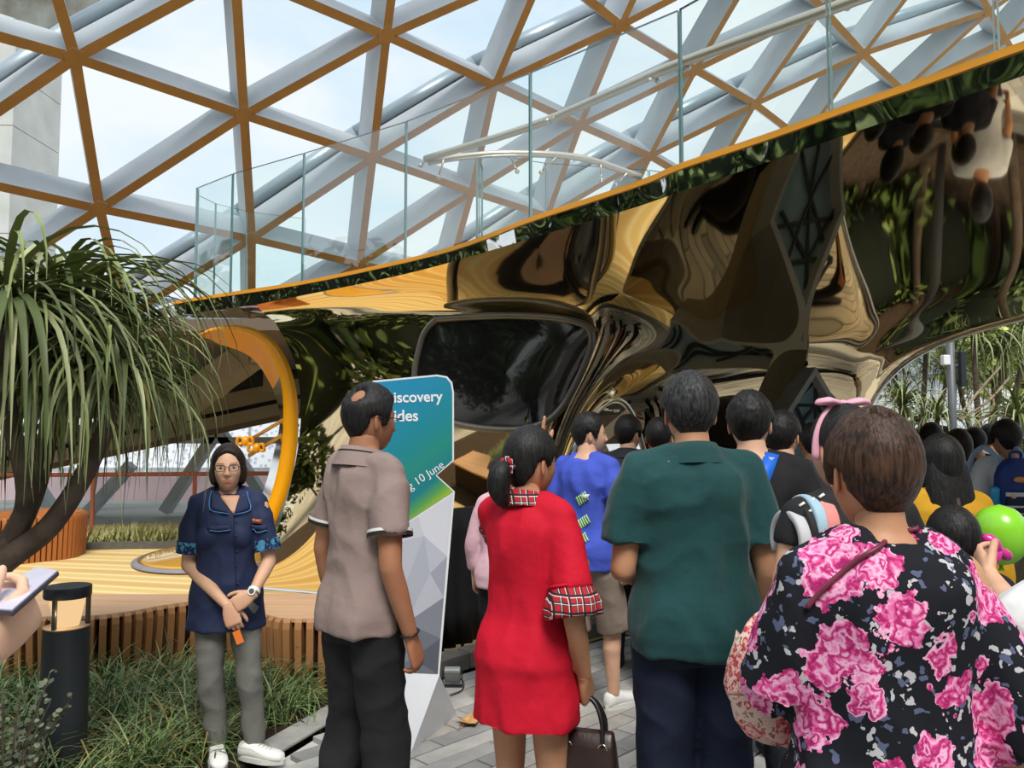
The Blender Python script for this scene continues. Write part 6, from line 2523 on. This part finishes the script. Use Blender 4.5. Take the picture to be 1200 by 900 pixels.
# ---- dark leather handbag in the hand of the woman in red
sh, el, wr = red['A']['r']
hd = toworld(red, wr + (wr - el).normalized() * .082)
hb = empty('handbag', hd + Vector((-.005, -.005, -.345)), -.30)
tag(hb, 'dark brown leather handbag hanging from the right hand of the woman in red', 'bag')
M_LEA = mat('brown_leather', srgb(46, 30, 26), .38, 0, .3, 14, bump=.2, bscale=40, spec=.5)
M_BLEA = mat('black_leather', (.014, .012, .012), .35, 0, .1, spec=.5)
rows = []
for z, w_, d_ in ((0, .100, .055), (.012, .108, .062), (.10, .104, .056), (.19, .096, .040), (.235, .090, .020), (.24, .086, .012)):
    rows.append([Vector((w_ * se(math.cos(a), 6), d_ * se(math.sin(a), 5), z)) for a in np.linspace(0, 2 * PI, 41)[:-1]])
smooth_angle(Geo().loft(rows).build('body', M_LEA, hb), 50)
for y in (-.03, .03):
    pts = spline([Vector((-.058, y, .20)), Vector((-.056, y * .9, .27)), Vector((-.034, y * .35, .325)), Vector((0, y * .12, .347)), Vector((.034, y * .35, .325)), Vector((.056, y * .9, .27)), Vector((.058, y, .20))], 5)
    h_ = Geo().tube(pts, .0075, 8).build('handle', M_BLEA, hb, True)
    for x in (-.058, .058):
        Geo().tube([Vector((x + .014 * math.cos(t), y * 1.12, .195 + .014 * math.sin(t))) for t in np.linspace(0, 2 * PI, 17)], .003, 6).build('ring', mat('bag_metal', srgb(200, 190, 170), .25, .9), h_, True)
Geo().tube(spline([Vector((-.088, 0, .225)), Vector((-.115, -.03, .17)), Vector((-.128, -.045, .06)), Vector((-.125, -.05, -.05))], 5), .009, 8, flat=.35).build('shoulder_strap', mat('grey_strap', srgb(86, 84, 92), .4), hb, True)
Geo().box((-.094, -.01, .20), (.012, .03, .02)).build('clasp', mat('gold_metal', srgb(214, 178, 110), .3, .9), hb)

# ---- pale flowered tote bag of the nearest woman
tb_ = empty('tote_bag', at(892, 880, 1.72))
tag(tb_, 'slouchy pale tote bag with a small pink flower print beside the nearest woman', 'bag')
Y_ = 1.72
rings = []
prof_ = [(742, 863, 905, .02), (755, 861, 915, .035), (780, 853, 925, .05), (805, 849, 935, .058), (812, 851, 938, .06), (822, 856, 940, .062), (840, 860, 942, .06), (856, 872, 944, .05), (866, 892, 946, .035), (871, 912, 946, .015)]
for y, xl, xr, dp in prof_:
    l_, r_ = at(xl, y, Y_), at(xr, y, Y_)
    c, hw = (l_ + r_) / 2, (r_.x - l_.x) / 2
    rings.append([c + Vector((hw * se(math.cos(a), 2.6), dp * math.sin(a), .006 * math.sin(5 * a))) for a in np.linspace(0, 2 * PI, 41)[:-1]])
onto(tb_, Geo().loft(rings)).build('body', M_FLORALBAG, tb_, True)
pts = [at(852, 812, Y_ - .055), at(875, 812, Y_ - .07), at(895, 795, Y_ - .07), at(905, 770, Y_ - .06)]
onto(tb_, Geo().tube(spline(pts, 5), .004, 6)).build('seam', mat('tote_seam', srgb(176, 130, 112), .7), tb_, True)
onto(tb_, Geo().tube(spline([at(872, 748, Y_), at(884, 726, Y_ + .03), at(905, 716, Y_ + .02), at(920, 730, Y_), at(910, 752, Y_)], 5), .011, 8, flat=.4)).build('handle', M_FLORALBAG, tb_, True)

# ---- phone
ph = empty('phone', at(20, 700, 1.16))
tag(ph, 'white phone held up by the hand at the left edge', 'phone')
c4 = [at(44, 665, 1.30), at(69, 669, 1.26), at(14, 717, 1.10), at(-45, 713, 1.14)]
nrm_ = (c4[1] - c4[0]).cross(c4[3] - c4[0]).normalized()
if nrm_.z < 0:
    nrm_ = -nrm_
o = onto(ph, Geo().prism([p - nrm_ * .008 for p in c4], nrm_ * .0085)).build('case', mat('phone_case', srgb(60, 58, 70), .4), ph)
bevel(o, .003)
cc = sum(c4, Vector()) / 4
o = onto(ph, Geo().prism([cc + (p - cc) * .965 for p in c4], nrm_ * .0022)).build('screen', mat('phone_lilac', srgb(206, 204, 222), .15, 0, .03), ph)

# ---- orange card in the staff woman's hand
sh, el, wr = staff['A']['r']
hw_ = toworld(staff, wr + Vector((-.35, .10, -.95)).normalized() * .125)
oc = empty('orange_card', hw_ + Vector((.012, -.012, -.02)), .4)
tag(oc, 'small orange card held in the crossed hands of the woman in navy', 'card')
Geo().box((0, 0, 0), (.034, .004, .062), Matrix.Rotation(-.35, 3, 'Y')).build('card', mat('orange_card', srgb(234, 124, 48), .5, 0, .03), oc)

# ---- balloons
M_LIMEB = mat('lime_balloon', srgb(140, 214, 52), .22, 0, .05, 3, spec=.5)
M_MAG = mat('magenta_balloon', srgb(212, 52, 148), .2, 0, .05, 3, spec=.5)
gb = empty('balloon', at(1172, 627, 2.95))
tag(gb, 'round lime green balloon at the right edge', 'balloon')
rows = []
for t in np.linspace(-1, 1, 17):
    r_ = .094 * math.sqrt(max(.0004, 1 - t * t)) * (1 + .04 * t)
    rows.append([Vector((r_ * math.cos(a), r_ * math.sin(a), .112 * t)) for a in np.linspace(0, 2 * PI, 33)[:-1]])
Geo().loft(rows).build('skin', M_LIMEB, gb, True)
Geo().tube([Vector((0, 0, -.108)), Vector((0, 0, -.120)), Vector((0, 0, -.128))], [.006, .008, .012], 10).build('knot', M_LIMEB, gb, True)
mb = empty('balloon', at(1156, 652, 2.55))
tag(mb, 'twisted magenta sausage balloon held by the small child', 'balloon')


def lobe(p, q, r_, name='lobe'):
    d = (q - p)
    pts = [p + d * t for t in np.linspace(0, 1, 15)]
    rr = [r_ * max(.18, math.sin(PI * min(.97, max(.03, t))) ** .45) for t in np.linspace(0, 1, 15)]
    return onto(mb, Geo().tube(pts, rr, 16)).build(name, M_MAG, mb, True)


Yb = 2.55
lobe(at(1153, 627, Yb), at(1172, 646, Yb), .023)
lobe(at(1146, 664, Yb), at(1173, 646, Yb), .024)
lobe(at(1171, 645, Yb), at(1184, 654, Yb + .03), .018)
lobe(at(1141, 674, Yb), at(1148, 660, Yb), .011, 'tail')

# ---- blue backpack of the young man in white
bpk = empty('backpack', toworld(boy, (-.075, -.235, .98)), boy['root'].rotation_euler.z)
tag(bpk, 'navy blue backpack with white stripes and a round badge on the young man in white', 'backpack')
M_NB = mat('backpack_blue', srgb(26, 54, 124), .6, 0, .15, 8, bump=.15, bscale=50)
M_NBD = mat('backpack_dark', srgb(18, 28, 66), .6, 0, .1, 8)
rows = []
for z, w_, d_ in ((0, .120, .055), (.015, .135, .075), (.2, .140, .085), (.32, .132, .080), (.38, .112, .066), (.42, .08, .048), (.435, .04, .03)):
    rows.append([Vector((w_ * se(math.cos(a), 3.4), d_ * se(math.sin(a), 3), z)) for a in np.linspace(0, 2 * PI, 33)[:-1]])
Geo().loft(rows).build('body', M_NB, bpk, True)
rows = []
for z, w_, d_ in ((.015, .10, .02), (.025, .116, .034), (.16, .118, .036), (.205, .112, .03), (.215, .10, .02)):
    rows.append([Vector((w_ * se(math.cos(a), 4), -.075 + d_ * se(math.sin(a), 3), z)) for a in np.linspace(0, 2 * PI, 33)[:-1]])
pk_ = Geo().loft(rows).build('front_pocket', M_NBD, bpk, True)
for z, h_ in ((.195, .026), (.125, .012), (.05, .010), (.085, .005)):
    rows = [[Vector((.1195 * se(math.cos(a), 4), -.0758 + .0375 * se(math.sin(a), 3), z + q)) for a in np.linspace(PI, 2 * PI, 21)] for q in (0, h_)]
    Geo().loft(rows, cap=False, closed=False).build('white_stripe', M_WTRIM, pk_, True)
Geo().tube([Vector((.03, -.108, .185)), Vector((.03, -.1165, .185))], .048, 28).build('round_badge', mat('badge_navy', srgb(30, 34, 60), .5), pk_)
cu = bpy.data.curves.new('number', 'FONT')
cu.body = '28'
cu.size = .046
cu.offset = .001
cu.extrude = .001
tmp = bpy.data.objects.new('number', cu)
COL.objects.link(tmp)
me = bpy.data.meshes.new_from_object(tmp.evaluated_get(bpy.context.evaluated_depsgraph_get()))
bpy.data.objects.remove(tmp)
me.materials.append(M_WTRIM)
nb2 = link('number', me, pk_)
nb2.location = (.004, -.1175, .172)
nb2.rotation_euler = (PI / 2, 0, 0)
Geo().ellipsoid((-.03, -.082, .30), (.042, .010, .020), 14, 6).build('orange_patch', mat('patch_orange', srgb(220, 150, 90), .6), bpk, True)
Geo().ellipsoid((-.085, -.105, .20), (.020, .006, .018), 12, 6).build('small_patch', mat('patch_cream', srgb(224, 190, 150), .6), pk_, True)
Geo().tube(spline([Vector((-.035, .02, .42)), Vector((-.03, .01, .47)), Vector((.03, .01, .47)), Vector((.035, .02, .42))], 4), .009, 8).build('grab_handle', M_NB, bpk, True)
Geo().tube([Vector((-.155, -.02, .12)), Vector((-.155, -.02, .24)), Vector((-.155, -.02, .255))], [.03, .03, .015], 16).build('water_bottle', mat('cyan_bottle', srgb(50, 160, 210), .25), bpk, True)
for sd in (-1, 1):
    Geo().tube(spline([Vector((sd * .07, .05, .40)), Vector((sd * .085, .10, .455)), Vector((sd * .10, .22, .50)), Vector((sd * .11, .36, .40)), Vector((sd * .125, .34, .2)), Vector((sd * .13, .1, .06))], 5), .017, 10).build('strap', mat('light_blue_strap', srgb(170, 196, 224), .6), bpk, True)

# ---- black backpack with the blue strap
tr = obj_bvh(blk, 'top')
bb = empty('backpack', toworld(blk, (.06, -.21, .86)), blk['root'].rotation_euler.z)
tag(bb, 'black backpack with a bright blue strap hanging on the man in the black t-shirt', 'backpack')
rows = []
for z, w_, d_ in ((0, .12, .05), (.015, .14, .075), (.2, .145, .08), (.34, .135, .07), (.40, .11, .05), (.42, .06, .03)):
    rows.append([Vector((w_ * se(math.cos(a), 3.4), d_ * se(math.sin(a), 3), z)) for a in np.linspace(0, 2 * PI, 33)[:-1]])
Geo().loft(rows).build('body', mat('black_nylon', (.020, .021, .024), .6, 0, .2, 8, bump=.2, bscale=40), bb, True)
vs = []
o0 = Vector((0, 0, HC))
cor = ((897, 530), (913, 534), (901, 567), (885, 560))
for j in range(7):
    for i in range(3):
        u, v = i / 2, j / 6
        x = (cor[0][0] * (1 - u) + cor[1][0] * u) * (1 - v) + (cor[3][0] * (1 - u) + cor[2][0] * u) * v
        y = (cor[0][1] * (1 - u) + cor[1][1] * u) * (1 - v) + (cor[3][1] * (1 - u) + cor[2][1] * u) * v
        q = tr.ray_cast(o0, ray(x, y))
        p = q[0] - ray(x, y) * .012 if q[0] is not None else at(x, y, 3.05)
        vs.append(Matrix.Rotation(-bb.rotation_euler.z, 3, 'Z') @ (p - bb.location))
o = Geo().add(vs, [(j * 3 + i, j * 3 + i + 1, (j + 1) * 3 + i + 1, (j + 1) * 3 + i) for j in range(6) for i in range(2)]).build('blue_strap', mat('strap_blue', srgb(30, 104, 214), .5, 0, .08), bb, True)
sm = o.modifiers.new('thickness', 'SOLIDIFY')
sm.thickness = .010
sm.offset = 0
c = vs[4] + Vector((0, -.012, 0))
Geo().prism([c + Vector((-.012, 0, .006)), c + Vector((.014, 0, .004)), c + Vector((-.002, 0, -.010))], (0, -.002, 0)).build('white_mark', M_WTRIM, o)

# ---- striped padded straps over the girl's left shoulder
k_ = gir['s']
for nm, x, w_, mm in (('grey_band', -.182, .018, mat('band_grey', srgb(190, 192, 194), .8)), ('black_band', -.158, .012, M_BW), ('blue_band', -.136, .016, mat('band_blue', srgb(160, 190, 206), .8)), ('pink_band', -.104, .020, mat('band_pink', srgb(228, 140, 134), .8))):
    rows = []
    for t in np.linspace(-.5, PI + .35, 22):
        c = Vector((x * k_, -.012 + .080 * math.cos(t), (1.342 + (.02 if x > -.15 else 0) - .02 * (x < -.17)) * k_ + .074 * math.sin(t) * k_))
        n = Vector((0, math.cos(t), math.sin(t)))
        rows.append([c + Vector((w_ * se(math.cos(a), 4), 0, 0)) + n * (.011 * se(math.sin(a), 3)) for a in np.linspace(0, 2 * PI, 17)[:-1]])
    Geo().loft(rows).build(nm, mm, gir['root'], True)
